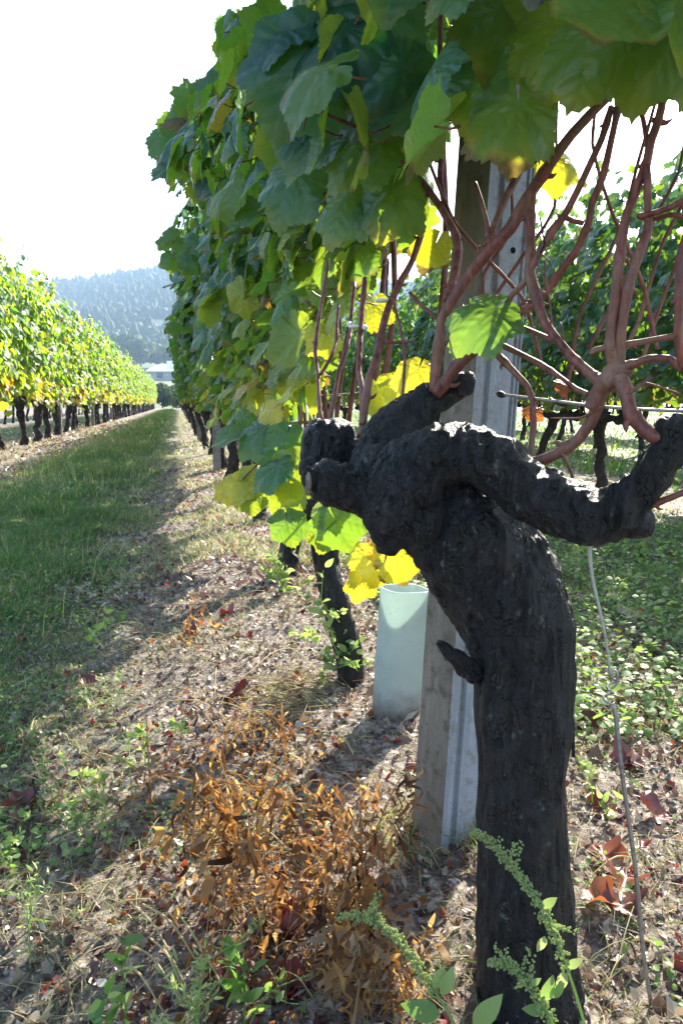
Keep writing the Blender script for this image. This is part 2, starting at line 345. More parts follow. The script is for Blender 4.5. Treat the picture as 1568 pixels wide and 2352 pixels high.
# ------------------------------------------------------------------ leaves
def leaf_geo(nt,nr,seed,teeth=True,lobe=.13,bend=(.12,-.18,.06)):
    q=np.random.default_rng(seed); gap=.10
    th=np.linspace(-np.pi+gap,np.pi-gap,nt); st=R_(52)
    r=.70+.26*np.cos(th*.92)+lobe*np.cos(2*np.pi*th/st)*np.exp(-(th/2.6)**4)
    r*=1+.05*np.sin(th*2+q.uniform(0,6))
    if teeth:
        ph=(th/(st/6))%1; tw=np.interp(th,np.linspace(-np.pi,np.pi,40),q.uniform(.3,1.3,40)); r*=1+.085*(1-np.abs(ph*2-1))*tw-.03
        r+= .008*q.standard_normal(nt)
    ex=np.linspace(0,1,nr+1)[1:]**.85
    X=np.concatenate([[0]]+[e*r*np.sin(th) for e in ex]); Y=np.concatenate([[0]]+[e*r*np.cos(th) for e in ex]); T=np.concatenate([[0]]+[th]*nr); rr=np.hypot(X,Y)
    a,b,c=bend; ph=q.uniform(0,6,3)
    tp=T-st*np.round(T/st)
    Z=a*np.abs(X)**1.3*q.choice([1,-.4,.8])+b*rr**2*np.where(Y>0,1,.5)+c*rr**1.5*np.sin(3*T+ph[0])+.035*rr**2*np.sin(7*T+ph[1])+.07*rr*np.abs(np.sin(tp))+.05*rr**2*np.sin(2*T+ph[2])+.02*np.sin(X*9+ph[0])*np.cos(Y*8+ph[1])*rr+(.030*rr*vn(np.stack([X*6+seed,Y*6,X*0],1))+.016*rr*vn(np.stack([X*13,Y*13+seed,X*0],1))+.06*rr**2*vn(np.stack([X*2.5+seed,Y*2.5,X*0+4],1)) if teeth else 0)
    Vv=np.stack([X,Y,Z],1)
    f0=np.array([[0,i+1,i] for i in range(1,nt)]); Qs=[]
    for j in range(nr-1):
        o=1+j*nt; i=np.arange(nt-1); Qs.append(np.stack([o+i,o+i+1,o+nt+i+1,o+nt+i],-1))
    Fs=[f0]+([np.concatenate(Qs)] if Qs else [])
    return Vv,Fs,np.stack([X*.5+.5,Y*.5+.5],1)
def scatter(bases,pos,tip,nrm,size,tint):
    """place N leaves; tip, nrm are (N,3) directions"""
    tip=tip/np.linalg.norm(tip,axis=1)[:,None]; x=np.cross(tip,nrm); x/=np.linalg.norm(x,axis=1)[:,None]+1e-9; n=np.cross(x,tip)
    which=np.arange(len(pos))%len(bases); out=[]
    for b,(Vb,Fb,Ub) in enumerate(bases):
        s=np.where(which==b)[0]
        if not len(s): continue
        Mx=np.stack([x[s],tip[s],n[s]],1)                      # rows = axes
        W=np.einsum('vk,nkc->nvc',Vb,Mx)*size[s][:,None,None]+pos[s][:,None]
        k=len(Vb); off=(np.arange(len(s))*k)[:,None,None]
        out.append([W.reshape(-1,3),[(f[None]+off).reshape(-1,f.shape[1]) for f in Fb],np.tile(Ub,(len(s),1)),np.repeat(tint[s],k,0)])
    return join(out)
HI=[leaf_geo(118,6,s,True,l,(a,b,c)) for s,l,a,b,c in ((1,.07,.30,-.24,.09),(2,.10,.50,-.12,.11),(3,.06,-.30,-.32,.08),(4,.09,.65,-.25,.07),(5,.08,.15,-.42,.12),(6,.11,.4,-.05,.13),(7,.05,-.2,.22,.10))]
MD=[leaf_geo(41,2,s,False,l,(a,b,c)) for s,l,a,b,c in ((11,.09,.25,-.20,.09),(12,.12,.45,-.10,.10),(13,.08,-.25,-.28,.08),(14,.11,.1,-.35,.12))]
for g_ in MD:
    e=np.arange(42,42+0)  # outline jitter gives the medium leaves a toothed edge
    g_[0][-41:,:2]*=(1+.07*np.where(np.arange(41)%2,1,-1))[:,None]
LO=[leaf_geo(15,1,s,False,.10,(.3,-.25,.08)) for s in (21,22,23)]
def unit(v): return v/(np.linalg.norm(v,axis=-1,keepdims=True)+1e-12)

def canopy(n,seed,yr=(-.62,.62),zr=(.72,2.62),wx=.27,size=(.055,.085),low=.0,ring=.0):
    q=np.random.default_rng(seed); y=q.uniform(*yr,n); u=q.random(n); z=zr[0]+(zr[1]-zr[0])*u
    z+=.16*np.sin(y*7+seed)*(u>.6)*u+.08*q.standard_normal(n)
    w=wx*(.45+.75*np.sin(np.pi*np.clip(.12+.80*u,0,1)))*(1+.22*np.sin(z*9+seed*2)+.18*np.sin(y*11+z*5))
    s=q.choice([-1,1],n); x=s*w*np.sqrt(q.uniform(.12,1,n))
    out=np.stack([np.sign(x)*(.55+.5*np.abs(x)/.27),.25*q.standard_normal(n),.45+.35*q.standard_normal(n)],1)+.35*q.standard_normal((n,3))
    tip=np.stack([.55*np.sign(x)+.35*q.standard_normal(n),.55*q.standard_normal(n),-.9+.35*q.standard_normal(n)],1)
    sz=q.uniform(*size,n)*(1-.25*np.clip((u-.75)*4,0,1))
    g=np.clip(.17+.17*q.standard_normal(n)+(.42*np.clip(1-(z-.7)/.5,0,1)**1.5 if low<.1 else .20*np.clip(1-(z-.7)/.6,0,1)+.14*q.random(n))+low,0,1)
    rust=np.where(q.random(n)<.012+.06*(u<.10),q.uniform(.3,.8,n),0)
    ti=np.stack([g,q.random(n),rust],1)
    return np.stack([x,y,z],1),tip,out,sz,ti

# ------------------------------------------------------------------ vines far and middle
def solid(parts,voxel,it=2,name='tmp'):
    g=join(parts); me=mesh(name,g[0],g[1]); o=link('tmp',me)
    m=o.modifiers.new('r','REMESH'); m.mode='VOXEL'; m.voxel_size=voxel
    if it: s=o.modifiers.new('s','SMOOTH'); s.iterations=it; s.factor=.5
    dg=bpy.context.evaluated_depsgraph_get(); ev=o.evaluated_get(dg); me2=bpy.data.meshes.new_from_object(ev)
    n=len(me2.vertices); Vv=np.empty(n*3,np.float32); me2.vertices.foreach_get('co',Vv); nn=np.empty(n*3,np.float32); me2.vertices.foreach_get('normal',nn)
    bpy.data.objects.remove(o); bpy.data.meshes.remove(me)
    return me2,Vv.reshape(-1,3).astype(float),nn.reshape(-1,3).astype(float)
def barkify(me,V,Nn,amp=.004,sc=55,zs=.2,lump=.004):
    p=V.copy(); p[:,2]*=zs; d=1-np.abs(fbm(p*sc,3))*1.3; d2=fbm(V*14+5,3); d3=1-np.abs(fbm(p*sc*.42+9,2))*1.4
    V=V+Nn*(amp*(d-.5)+lump*d2+amp*.9*(d3-.5))[:,None]
    me.vertices.foreach_set('co',V.astype(np.float32).ravel()); me.polygons.foreach_set('use_smooth',np.ones(len(me.polygons),bool)); me.update(); return me
def far_trunk(seed,voxel=.011):
    q=np.random.default_rng(seed+50); k=np.cumsum(q.normal(0,.020,(6,2)),0); k[0]=0
    z=np.linspace(-.05,.60,6); r=np.array([.062,.046,.040,.041,.046,.055])*q.uniform(.85,1.1)
    pts=np.column_stack([k+np.linspace(0,1,6)[:,None]*q.normal(0,.05,2),z]); top=pts[-1]
    parts=[tube(pts,r,10,4)]
    for s in (-1,1):
        e=np.array([top,top+[q.normal(0,.02),s*.16,.06],top+[q.normal(0,.02),s*.34,.05+q.normal(0,.02)],top+[q.normal(0,.02),s*.54,.06]])
        parts.append(tube(e,[.048,.036,.028,.020],8,4))
        for j in range(3):
            b=e[0]+(e[-1]-e[0])*(.25+.3*j); parts.append(tube([b,b+[q.normal(0,.02),0,.06],b+[q.normal(0,.02),0,.10]],[.022,.022,.014],6,2))
    parts.append(ico(top+[0,0,.01],.062,2))
    me,V,Nn=solid(parts,voxel); me=barkify(me,V,Nn,.008,30,.25,.010); me.materials.append(M['bark_far']); me.name='trunk'; return me,top
def far_canes(seed,top,n=11,z1=2.3):
    q=np.random.default_rng(seed+90); ps=[]
    for i in range(n):
        y0=-.55+1.1*(i+.5)/n; x0=q.normal(0,.03); b=np.array([top[0]+x0,top[1]+y0,top[2]+.06+.05*q.random()])
        k=np.cumsum(q.normal(0,.045,(5,2)),0)*[1,.8]; zz=np.linspace(0,1,5)*(z1-b[2])*q.uniform(.6,1); pts=np.column_stack([b[0]+np.r_[0,k[:4,0]],b[1]+np.r_[0,k[:4,1]],b[2]+zz])
        ps.append(tube(pts,np.linspace(.0075,.003,5),5,3))
    g=join(ps); return mesh('canes',g[0],g[1],[M['cane_far']])
VAR={}
def far_variant(kind,seed):
    key=(kind,seed)
    if key in VAR: return VAR[key]
    tr,top=far_trunk(seed); ca=far_canes(seed,top)
    n,base,sz,mt=dict(mid=(1250,MD,(.050,.078),M['leaf_mid']),lo=(950,LO,(.055,.085),M['leaf_far']),left=(860,LO,(.055,.090),M['leaf_left']))[kind]
    if kind=='left':
        tr=tr.copy(); co=np.empty(len(tr.vertices)*3,np.float32); tr.vertices.foreach_get('co',co); co=co.reshape(-1,3); cx=np.interp(co[:,2],[0,.6],[0,top[0]]); k_=co[:,2]<.62; co[:,0]=np.where(k_,cx+(co[:,0]-cx)*1.35,co[:,0]); co[:,1]=np.where(k_&(np.abs(co[:,1])<.12),co[:,1]*1.35,co[:,1]); tr.vertices.foreach_set('co',co.ravel()); tr.update()
    c=canopy(n,seed,zr=(.72,2.62) if kind=='left' else (.86,2.62),size=sz,low=.16 if kind=='left' else 0); c[0][:,0]+=top[0]*.5
    if kind=='left': c[4][:,2]=np.where((c[0][:,2]<1.0)&(np.random.default_rng(seed).random(n)<.3),.6,c[4][:,2])
    g=scatter(base,c[0],c[1],c[2],c[3],c[4]); fo=mesh('foliage',g[0],g[1],[mt],uv=g[2],tint=g[3])
    VAR[key]=(tr,ca,fo); return VAR[key]
def vine(x,y,kind,seed,label,group,flip=False,sc=1):
    tr,ca,fo=far_variant(kind,seed); z=float(terr(np.array([x]),np.array([y]))[0])
    o=empty('grapevine',(x,y,z),label,'grapevine',group); o.rotation_euler=(0,0,math.pi if flip else 0); o.scale=(1,1,sc)
    part('trunk',tr,o); part('canes',ca,o)['kind']='stuff'; part('foliage',fo,o); return o
ORD=['first','second','third','fourth','fifth','sixth','seventh','eighth','ninth','tenth','eleventh','twelfth']
q=np.random.default_rng(3)
k=0; y=4.05
while y<78:
    lab=('%s vine behind the foreground vine, close in its row'%ORD[k+2]) if k<4 else 'small dark trunked vine merging into the far end of the foreground row'
    vine(RX+q.normal(0,.02),y,'mid' if y<9 else 'lo',int(k%4),lab,'vines of the foreground row',flip=bool(q.random()<.5),sc=q.uniform(.80,.83) if k<2 else q.uniform(.86,.92)); k+=1; y+=1.15+q.normal(0,.05)
k=0; y=8.9
while y<80:
    n=k-2
    lab='vine of the left row cut off by the left edge of the photo' if n<0 else ('%s sunlit vine from the left edge in the left row, over a dark bent trunk'%ORD[n] if n<8 else 'far sunlit yellow green vine where the left row narrows into the distance')
    vine(LX+q.normal(0,.03),y,'left',10+int(k%5),lab,'vines of the sunlit left row' if n<8 else 'far vines of the left row',flip=bool(q.random()<.5),sc=q.uniform(.95,1.05)); k+=1; y+=1.17+q.normal(0,.07)
k=0; y=1.7
while y<17:
    lab={2:'dark green vine of the right hand row at the right edge of the photo',3:'dark green vine of the right hand row behind the fork of reddish canes',4:'dark green vine of the right hand row just right of the ribbed post',5:'dark green vine of the right hand row directly behind the ribbed post',6:'dark green vine of the right hand row just left of the ribbed post'}.get(k,'vine of the right hand row hidden behind nearer vines or past the right edge')
    vine(QX+q.normal(0,.03),y,'mid' if y<9 else 'lo',int((k+2)%4),lab,'vines of the right hand row',flip=bool(q.random()<.5),sc=q.uniform(.80,.86)); k+=1; y+=1.17
y=4
while y<22:
    vine(QX2,y,'lo',int(k%4),'vine of the farthest row, glimpsed under the right hand row','vines of the farthest right row',sc=q.uniform(.9,.98)); k+=1; y+=1.2
y=6
while y<30:
    vine(8.65,y,'lo',int(k%4),'vine of the last row visible beneath the right hand rows','vines of the last right row',sc=q.uniform(.85,.92)); k+=1; y+=1.2
y=14
while y<52:
    vine(LX2,y,'lo',int(k%4),'vine of the row beyond the sunlit left row, glimpsed between its trunks','vines beyond the left row',sc=q.uniform(.9,.98)); k+=1; y+=1.2

# ------------------------------------------------------------------ posts and trellis wires
pm=None
def far_post(x,y,label,group):
    global pm
    if pm is None:
        g=join([box(-.036,.036,-.036,.036,-.1,2.35)]); pm=mesh('body',g[0],g[1],[M['post_far']],smooth=False)
        g=join([box(-.040,.040,-.040,.040,2.352,2.375)]); far_post.cap=mesh('cap',g[0],g[1],[M['post_far']],smooth=False)
        g=join([box(-.044,-.0365,-.006,.006,z,z+.02) for z in (.66,1.15,1.6,2.05)]+[box(.0365,.044,-.006,.006,z,z+.02) for z in (.66,1.15,1.6,2.05)]); far_post.clip=mesh('wire_clip',g[0],g[1],[M['wire']],smooth=False)
    o=empty('vineyard_post',(x,y,float(terr(np.array([x]),np.array([y]))[0])),label,'post',group); part('body',pm,o); part('cap',far_post.cap,o); return o
for i,y in enumerate((7.3,13.3,19.4,25.5,31.5,38,44)):
    far_post(RX-.05,y,['nearest square post along the foreground row past the ribbed post','second square post along the foreground row'][i] if i<2 else 'far square post deep in the foreground row','square posts of the foreground row')
for i,y in enumerate((9.9,16.3,22.5,28.6,34.8,41,47,53)):
    far_post(LX+.04,y,['square post in the left row beyond the photo edge','tall square post in the left row among the bent trunks','second tall square post along the left row'][i] if i<3 else 'far square post in the narrowing part of the left row','square posts of the left row')
for i,y in enumerate((3.1,9.2,15.2)): far_post(QX,y,'square post inside the right hand row','square posts of the right row')
for X,nm,y0,y1 in ((RX,'foreground row',1.06,78),(LX,'left row',4,80),(QX,'right hand row',1,18)):
    for z,h in ((.70,'lowest'),(1.30,'middle'),(1.85,'upper')):
        if X==RX and z==1.30: z=1.36
        ys_=np.arange(y0,y1,3.); pts=np.column_stack([np.full(len(ys_),X+.045),ys_,z+.01*np.sin(ys_)]); g=tube(pts,np.full(len(ys_),.0022),5,1)
        tag(link('trellis_wire',mesh('trellis_wire',g[0],g[1],[M['wire']])),'%s thin steel trellis wire running along the %s'%(h,nm),'wire','trellis wires')

# ------------------------------------------------------------------ foreground post, grow tube, anchor wire
pb=G(1012,1958); 
sec=[(0,0),(.016,0),(.018,.007),(.027,.007),(.029,0),(.070,0),(.0715,.005),(.075,.005),(.0765,0),(.080,.001),(.0815,.006),(.085,.006),(.0865,.002),(.090,.003),(.092,.010),(.092,.066),(.086,.072),(.006,.072),(0,.066)]
sec=np.array(sec)-[.030,.03]; n=len(sec)
zs=np.linspace(-.12,2.3,60)
V=np.vstack([np.column_stack([sec,np.full(n,z)]) for z in zs]); V[:,:2]+=.0007*fbm(V*40,2)[:,None]
i=np.arange(len(zs)-1)[:,None]*n; j=np.arange(n)[None]; kk=(j+1)%n; Q=np.stack([i+j,i+kk,i+n+kk,i+n+j],-1).reshape(-1,4)
capf=np.arange(n)[None]+(len(zs)-1)*n
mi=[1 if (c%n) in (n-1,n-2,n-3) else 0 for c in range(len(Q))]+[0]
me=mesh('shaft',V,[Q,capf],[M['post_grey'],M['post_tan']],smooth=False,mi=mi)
topw=P(1158,300,1.0); pd=P(1158,300,1.0); 
d_=CW+(1158-784)/F*CR-(300-1176)/F*CU; tt=(pb[1]+.0)/d_[1]; topw=C0+d_*tt
lean=math.atan2(topw[0]-pb[0],topw[2])
post=empty('ribbed_post',tuple(pb),'weathered grey ribbed post with a lichen stained side, standing behind the foreground trunk','post')
post.rotation_euler=(0,lean,R_(22))
part('shaft',me,post)
# holes in the front face
for hx,hz in ((1177,560),(1163,735)):
    hd=CW+(hx-784)/F*CR-(hz-1176)/F*CU; t_=(pb[1]-.03)/hd[1]; zz=(C0+hd*t_)[2]/math.cos(lean)
    g=tube(np.array([[.024,-.0315,zz],[.024,-.027,zz]]),[.0042,.0042],12,1); part('hole',mesh('hole',g[0],g[1],[M['hole']],smooth=False),post)
# grow tube: hollow double wall
tb=G(905,1668); tb[2]-=.01; a=np.linspace(0,2*np.pi,40,endpoint=False)
def rng_(r,z,sq=.5): return np.column_stack([r*np.sign(np.cos(a))*np.abs(np.cos(a))**.6,r*.9*np.sign(np.sin(a))*np.abs(np.sin(a))**.6,np.full(40,z)])
lev=[(.046,-.03),(.046,.10),(.0465,.2),(.0465,.298),(.0485,.303),(.0485,.309),(.044,.309),(.044,.10),(.044,-.03)]
V=np.vstack([rng_(r,z) for r,z in lev]); i=np.arange(len(lev)-1)[:,None]*40; j=np.arange(40)[None]; kk=(j+1)%40
Q=np.stack([i+j,i+kk,i+40+kk,i+40+j],-1).reshape(-1,4)
gt=empty('grow_tube',tuple(tb),'pale green plastic grow tube on the soil left of the ribbed post','plant guard'); gt.rotation_euler=(0,R_(4),R_(14))
part('sleeve',mesh('sleeve',V,[Q],[M['tube']]),gt)
g=join([tube([[0.0,0,-.05],[.004,0,.12],[-.004,.003,.27]],[.004,.004,.003],6,3)]); part('sapling_stem',mesh('sapling_stem',g[0],g[1],[M['cane']]),gt)
# anchor wire hanging from the arm to the ground
def pp(L,dflt=None): return np.array([P(*p[:3]) for p in L])
aw=empty('anchor_wire',tuple(G(1502,2352)),'thin pale wire with a looped knot running from vine arm to ground','wire')
def wpart(name,pts,r,mat,par,sides=7,n=4):
    pts=np.asarray(pts)-np.array(par.location); r=[r]*len(pts) if np.isscalar(r) else r
    g=tube(pts,r,sides,n); return part(name,mesh(name,g[0],g[1],[mat]),par)
wpart('upper_wire',pp([(1350,1205,.70),(1352,1250,.705),(1358,1320,.715),(1378,1410,.725),(1392,1480,.735),(1400,1550,.745)]),[.0022,.0022,.0018,.0016,.0014,.0013],M['wire_pale'],aw)
lo_=list(pp([(1402,1618,.765),(1412,1640,.765),(1425,1760,.775),(1445,1900,.79),(1462,2030,.80),(1475,2180,.815),(1500,2352,.838)])); lo_.append(lo_[-1]+np.array([.002,0,-.04]))
wpart('lower_wire',lo_,.0024,M['wire'],aw)
c_=P(1403,1580,.753); th=np.linspace(0,6*np.pi,60); hel=np.stack([c_[0]+.0042*np.cos(th),c_[1]+.0042*np.sin(th),c_[2]+.018*(1-2*th/th[-1])],1); hel[:,0]+=.003*np.sin(th/3)
wpart('twisted_knot',hel,.0012,M['wire'],aw,5,1)
lp=pp([(1400,1550,.745),(1412,1540,.745),(1417,1552,.745),(1414,1570,.748),(1403,1582,.75)]); wpart('loop',lp,.0014,M['wire'],aw,5,4)

# ------------------------------------------------------------------ foreground vine
fb=G(1222,2345); fv=empty('old_grapevine',tuple(fb),'thick black gnarled foreground vine trunk with bent head and reddish canes','grapevine')
def px(L): return np.array([P(x,y,d) for x,y,w,d in L]),np.array([w/2/F*d for x,y,w,d in L])
def sub(p): return np.asarray(p)-fb
def T_(L,sides=14,n=5):
    p,r=px(L); return tube(sub(p),r,sides,n)
trunk=[T_([(1228,2440,330,.85),(1225,2340,272,.845),(1212,2230,246,.838),(1200,2050,224,.826),(1194,1850,214,.815),(1201,1650,218,.806),(1197,1510,226,.80),(1172,1400,258,.795),(1120,1300,280,.795),(1065,1225,270,.795),(1010,1165,190,.795)],20,6),
 T_([(1330,2380,110,.83),(1290,2280,90,.83),(1250,2160,80,.83)],10,3),T_([(1130,2400,110,.85),(1120,2300,80,.84),(1130,2180,60,.83)],10,3),
 T_([(1250,1560,90,.785),(1235,1400,130,.785),(1190,1300,130,.785),(1130,1235,90,.79)],10,4),
 T_([(1150,1850,70,.78),(1140,1650,80,.775),(1150,1500,80,.765)],10,4)]
def blob(x,y,r,d,s=(1,1,1)): return ico(sub(P(x,y,d)),r/F*d,3,s)
head=[blob(930,1110,80,.765),blob(903,1172,66,.765),blob(965,1195,74,.775),blob(1045,1195,62,.79),blob(1020,1120,74,.79),blob(1080,1140,64,.785),blob(1140,1165,52,.78),blob(990,1090,50,.78),blob(1130,1245,60,.79),blob(880,1080,55,.79),blob(880,1225,24,.765),blob(955,1240,36,.77),blob(900,1230,38,.77),blob(1010,1260,60,.775)]
arms=[T_([(905,1110,120,.77),(955,1064,130,.76),(1025,1042,128,.75),(1095,1044,122,.738),(1160,1080,124,.728),(1215,1126,120,.715),(1290,1163,128,.705),(1370,1188,112,.69),(1435,1160,104,.675),(1482,1108,84,.66),(1525,1045,86,.645),(1552,1000,70,.64)],14,5),
 blob(1462,1200,34,.68),blob(1540,985,40,.64),
 T_([(850,1110,110,.79),(868,1040,96,.81),(922,968,90,.83),(985,922,76,.835),(1035,897,56,.83),(1068,880,38,.825)],12,5),blob(1066,880,22,.815),
 T_([(890,1145,130,.785),(820,1128,104,.78),(765,1112,96,.775),(728,1104,88,.77)],14,5),blob(722,1100,26,.77),
 T_([(850,1110,60,.81),(790,1085,50,.83),(745,1060,56,.845),(738,1020,84,.85),(756,990,70,.855)],12,4),blob(800,1045,30,.84),blob(735,1045,40,.85),blob(772,1005,34,.845),blob(728,1010,24,.85),blob(770,1040,30,.835),blob(715,1075,22,.83)]
me,V,Nn=solid(trunk+head+arms,.0023,4); 
# swirl the grain: fibres follow z on the trunk, run round on the head
e_=np.clip(1-np.abs(vn(np.column_stack([V[:,0],V[:,1],V[:,2]*.13])*75+3)),0,1)**3; lowz=np.interp(V[:,2],[.0,.35,.5],[.6,.7,1]); e2=np.clip(1-np.abs(vn(np.column_stack([V[:,0],V[:,1],V[:,2]*.10])*140+8)),0,1)**2
V=V+Nn*((.0034*e_+.0018*e2)*lowz-np.interp(V[:,2],[.30,.48],[.0052,.0006]))[:,None]; me=barkify(me,V,Nn,.0030,62,.16,.0032); me.materials.append(M['bark']); me.name='trunk'
part('trunk',me,fv)
g=join([T_([(1096,1558,50,.79),(1065,1525,48,.79),(1035,1500,34,.785),(1003,1477,10,.78)],8,4)]); V=g[0]+.002*fbm(g[0]*120,2)[:,None]; part('dead_spur',mesh('dead_spur',V,g[1],[M['bark']]),fv)
# peeling bark strips
def bstrip(L,w,name='bark_strip'):
    p=sub(pp(L)); c=catmull(p,4); s=CR*w; V=np.vstack([c-s/2,c+s/2+.001*fbm(c*200,1)[:,None]]); n=len(c); i=np.arange(n-1); Q=np.stack([i,i+1,n+i+1,n+i],-1)
    part(name,mesh(name,V,[Q],[M['bark']]),fv)
for L,w in (([(1300,1560,.79),(1312,1640,.787),(1316,1740,.79)],.004),([(1292,1380,.775),(1308,1440,.775),(1312,1520,.785)],.005),([(1282,1330,.775),(1296,1365,.77),(1298,1410,.775)],.006),
            ([(1298,1960,.81),(1303,2060,.812),(1305,2170,.82)],.004),([(1308,2050,.81),(1318,2130,.815)],.003)): bstrip(L,w)
g=join([ico(sub(P(706,1106,.766)),1.,2,(.0045,.014,.016))]); g[0]=g[0]+.0012*fbm(g[0]*200,2)[:,None]; part('sunlit_cut',mesh('sunlit_cut',g[0],g[1],[M['post_tan']]),fv,'cut end of the left stub, coloured pale for the sun on it')  # sunlight on the stub put into a pale disc at its cut end
def cane(L,w,name='cane',nodes=True,label=None,r0=None,par=None,mat=None):
    par=par or fv
    p=pp(L); nn_=max(8,int(np.linalg.norm(p[-1]-p[0])/.004/len(p))); q4=np.column_stack([p,np.linspace(0,1,len(p))]); li=np.vstack([q4[i]+(q4[i+1]-q4[i])*(np.arange(nn_)/nn_)[:,None] for i in range(len(p)-1)]+[q4[-1:]]); c=.55*li+.45*catmull(q4,max(8,int(np.linalg.norm(p[-1]-p[0])/.004/len(p)))); p=c[:,:3]; t=c[:,3]
    ww=np.interp(t,np.linspace(0,1,len(w)),w) if hasattr(w,'__len__') else np.full(len(t),w)
    dep=(p-C0)@CW; r=ww*.82/2/F*dep
    L_=np.r_[0,np.cumsum(np.linalg.norm(np.diff(p,axis=0),axis=1))]
    if nodes:
        ph=rng.uniform(0,.06); pit=rng.uniform(.075,.105); s=((L_+ph)%pit)/pit; r=r*(1+.22*np.exp(-((s-.5)/.05)**2)+.06*fbm(np.column_stack([L_*30,L_*0+ph*90,L_*0]),2)); zg=np.floor((L_+ph)/pit+.5)%2*2-1; kk_=np.minimum(1,L_[-1]/.1)*.0016; p=p+CR*(kk_*zg*np.abs(np.cos(np.pi*s)))[:,None]
    g=tube(p-np.array(par.location),r,10,1)
    if nodes and len(p)>12 and L_[-1]>.05:
        gs=[g]; sgn=1
        for nd in np.arange(pit*.5-ph,L_[-1]-.01,pit):
            if nd<.01: continue
            i_=int(np.searchsorted(L_,nd)); i_=min(max(i_,1),len(p)-2); t_=unit(p[i_+1]-p[i_-1]); sd_=unit(np.cross(t_,CW)); sgn=-sgn; rr_=r[i_]; b_=p[i_]+sd_*sgn*rr_*.7; ln=rr_*rng.uniform(.7,1.5)
            gs.append(tube(np.array([b_,b_+sd_*sgn*ln*.6+t_*ln*.3,b_+sd_*sgn*ln*.9+t_*ln*.95])-np.array(par.location),[rr_*.45,rr_*.36,rr_*.08],6,2))
        g=join(gs)
    o=part(name,mesh(name,g[0],g[1],[mat or M['cane']]),par,label); return o
cane([(1003,905,.815),(1040,850,.80),(1090,801,.785),(1136,758,.775),(1180,725,.765),(1228,700,.755),(1262,664,.745),(1295,617,.735),(1325,575,.725),(1350,511,.715),(1356,467,.71),(1380,403,.70),(1398,330,.69),(1420,244,.68),(1430,200,.675)],[34,28,24,24,22,20,20,20,19,20])
cane([(1000,900,.82),(1003,840,.82),(1008,775,.815),(1012,730,.81),(1042,678,.80),(1080,626,.79),(1128,571,.775),(1175,524,.765),(1213,455,.755),(1240,411,.745),(1275,355,.735),(1308,309,.725),(1360,253,.715),(1402,214,.705),(1440,190,.70)],[34,30,28,30,33,34,32,28,26,28])
cane([(1224,440,.74),(1216,500,.74),(1214,563,.735),(1213,627,.73),(1235,691,.72),(1252,738,.715),(1282,780,.705),(1320,828,.695),(1360,863,.685),(1400,890,.68),(1425,870,.67),(1440,845,.66)],[26,28,28,32,28,26,27,30,34,32])
cane([(1212,640,.73),(1172,679,.745),(1155,713,.755),(1136,758,.77)],[20,18,18,20])
cane([(1405,245,.685),(1380,317,.69),(1350,378,.70),(1320,441,.71),(1293,495,.72),(1268,528,.72),(1240,580,.725),(1216,628,.73)],[18,19,18,20,24,20,20])
cane([(1293,497,.72),(1315,507,.72),(1338,512,.715)],[16,15,15],nodes=False)
cane([(1524,150,.62),(1521,193,.62),(1514,244,.625),(1504,283,.63),(1490,326,.635),(1484,370,.64),(1471,411,.64),(1458,455,.645),(1441,498,.645),(1428,560,.65),(1415,627,.65),(1406,700,.655),(1400,760,.66),(1402,815,.665),(1420,860,.67)],[22,22,24,24,24,26,28,30,30,32,30])
cane([(1458,200,.63),(1462,227,.63),(1475,280,.635),(1484,336,.64)],[14,15,15,18])
cane([(1487,380,.635),(1484,474,.635),(1483,525,.64),(1462,585,.64),(1445,640,.645),(1436,707,.65),(1430,760,.655),(1425,840,.665)],[20,22,26,30,30,28,30])
cane([(1466,497,.64),(1504,489,.63),(1540,476,.62),(1590,448,.61)],[18,17,17,15])
cane([(1470,500,.645),(1508,502,.64),(1540,493,.635),(1600,506,.63)],[14,13,13,12],label='orange sunlit cane')
cane([(1580,540,.60),(1565,590,.60),(1558,690,.605),(1553,755,.61),(1556,800,.615),(1568,840,.62)],[24,26,26,27,34,36])
cane([(1356,812,.665),(1372,803,.665),(1445,790,.66),(1522,776,.65),(1560,770,.64)],[12,18,16,17,22],label='cane lit white by the sun')
cane([(1415,835,.67),(1395,870,.68),(1378,900,.685),(1368,930,.69),(1350,973,.70),(1324,1011,.71),(1281,1042,.72),(1240,1060,.73),(1195,1072,.74)],[48,44,40,36,36,34,34,36,44])
hub=[T_([(1356,940,34,.69),(1372,905,36,.685),(1392,872,42,.675),(1412,840,40,.668),(1407,790,30,.662)],12,5),T_([(1385,880,36,.675),(1424,868,40,.666),(1441,905,38,.66)],12,5),T_([(1410,850,36,.668),(1448,838,26,.658),(1475,826,22,.652)],12,5),T_([(1335,842,26,.692),(1362,864,32,.685),(1398,882,34,.675)],12,5)]
me,V,Nn=solid(hub,.0016,3); V=V+Nn*(.0016*fbm(V*70,3)-.0006)[:,None]; me.vertices.foreach_set('co',V.astype(np.float32).ravel()); me.polygons.foreach_set('use_smooth',np.ones(len(me.polygons),bool)); me.update(); me.materials.append(M['cane']); me.name='cane_knot'; part('cane_knot',me,fv)
cane([(1425,860,.665),(1440,908,.66),(1449,950,.655),(1475,985,.65),(1505,1006,.645),(1545,1004,.64)],[44,42,40,42,46,46])
cane([(1150,738,.77),(1162,743,.77),(1205,756,.75),(1247,773,.73),(1284,786,.71)],[12,15,15,15,17])
cane([(1130,790,.78),(1154,795,.775),(1196,816,.76),(1240,838,.74),(1282,863,.72),(1325,893,.70),(1352,906,.69)],[20,18,16,17,16,16,18])
cane([(1130,800,.78),(1150,822,.775),(1164,838,.77),(1184,861,.765),(1206,887,.76),(1219,921,.755),(1224,964,.75),(1222,1030,.745),(1218,1070,.74)],[20,20,18,18,17,17,18,18])
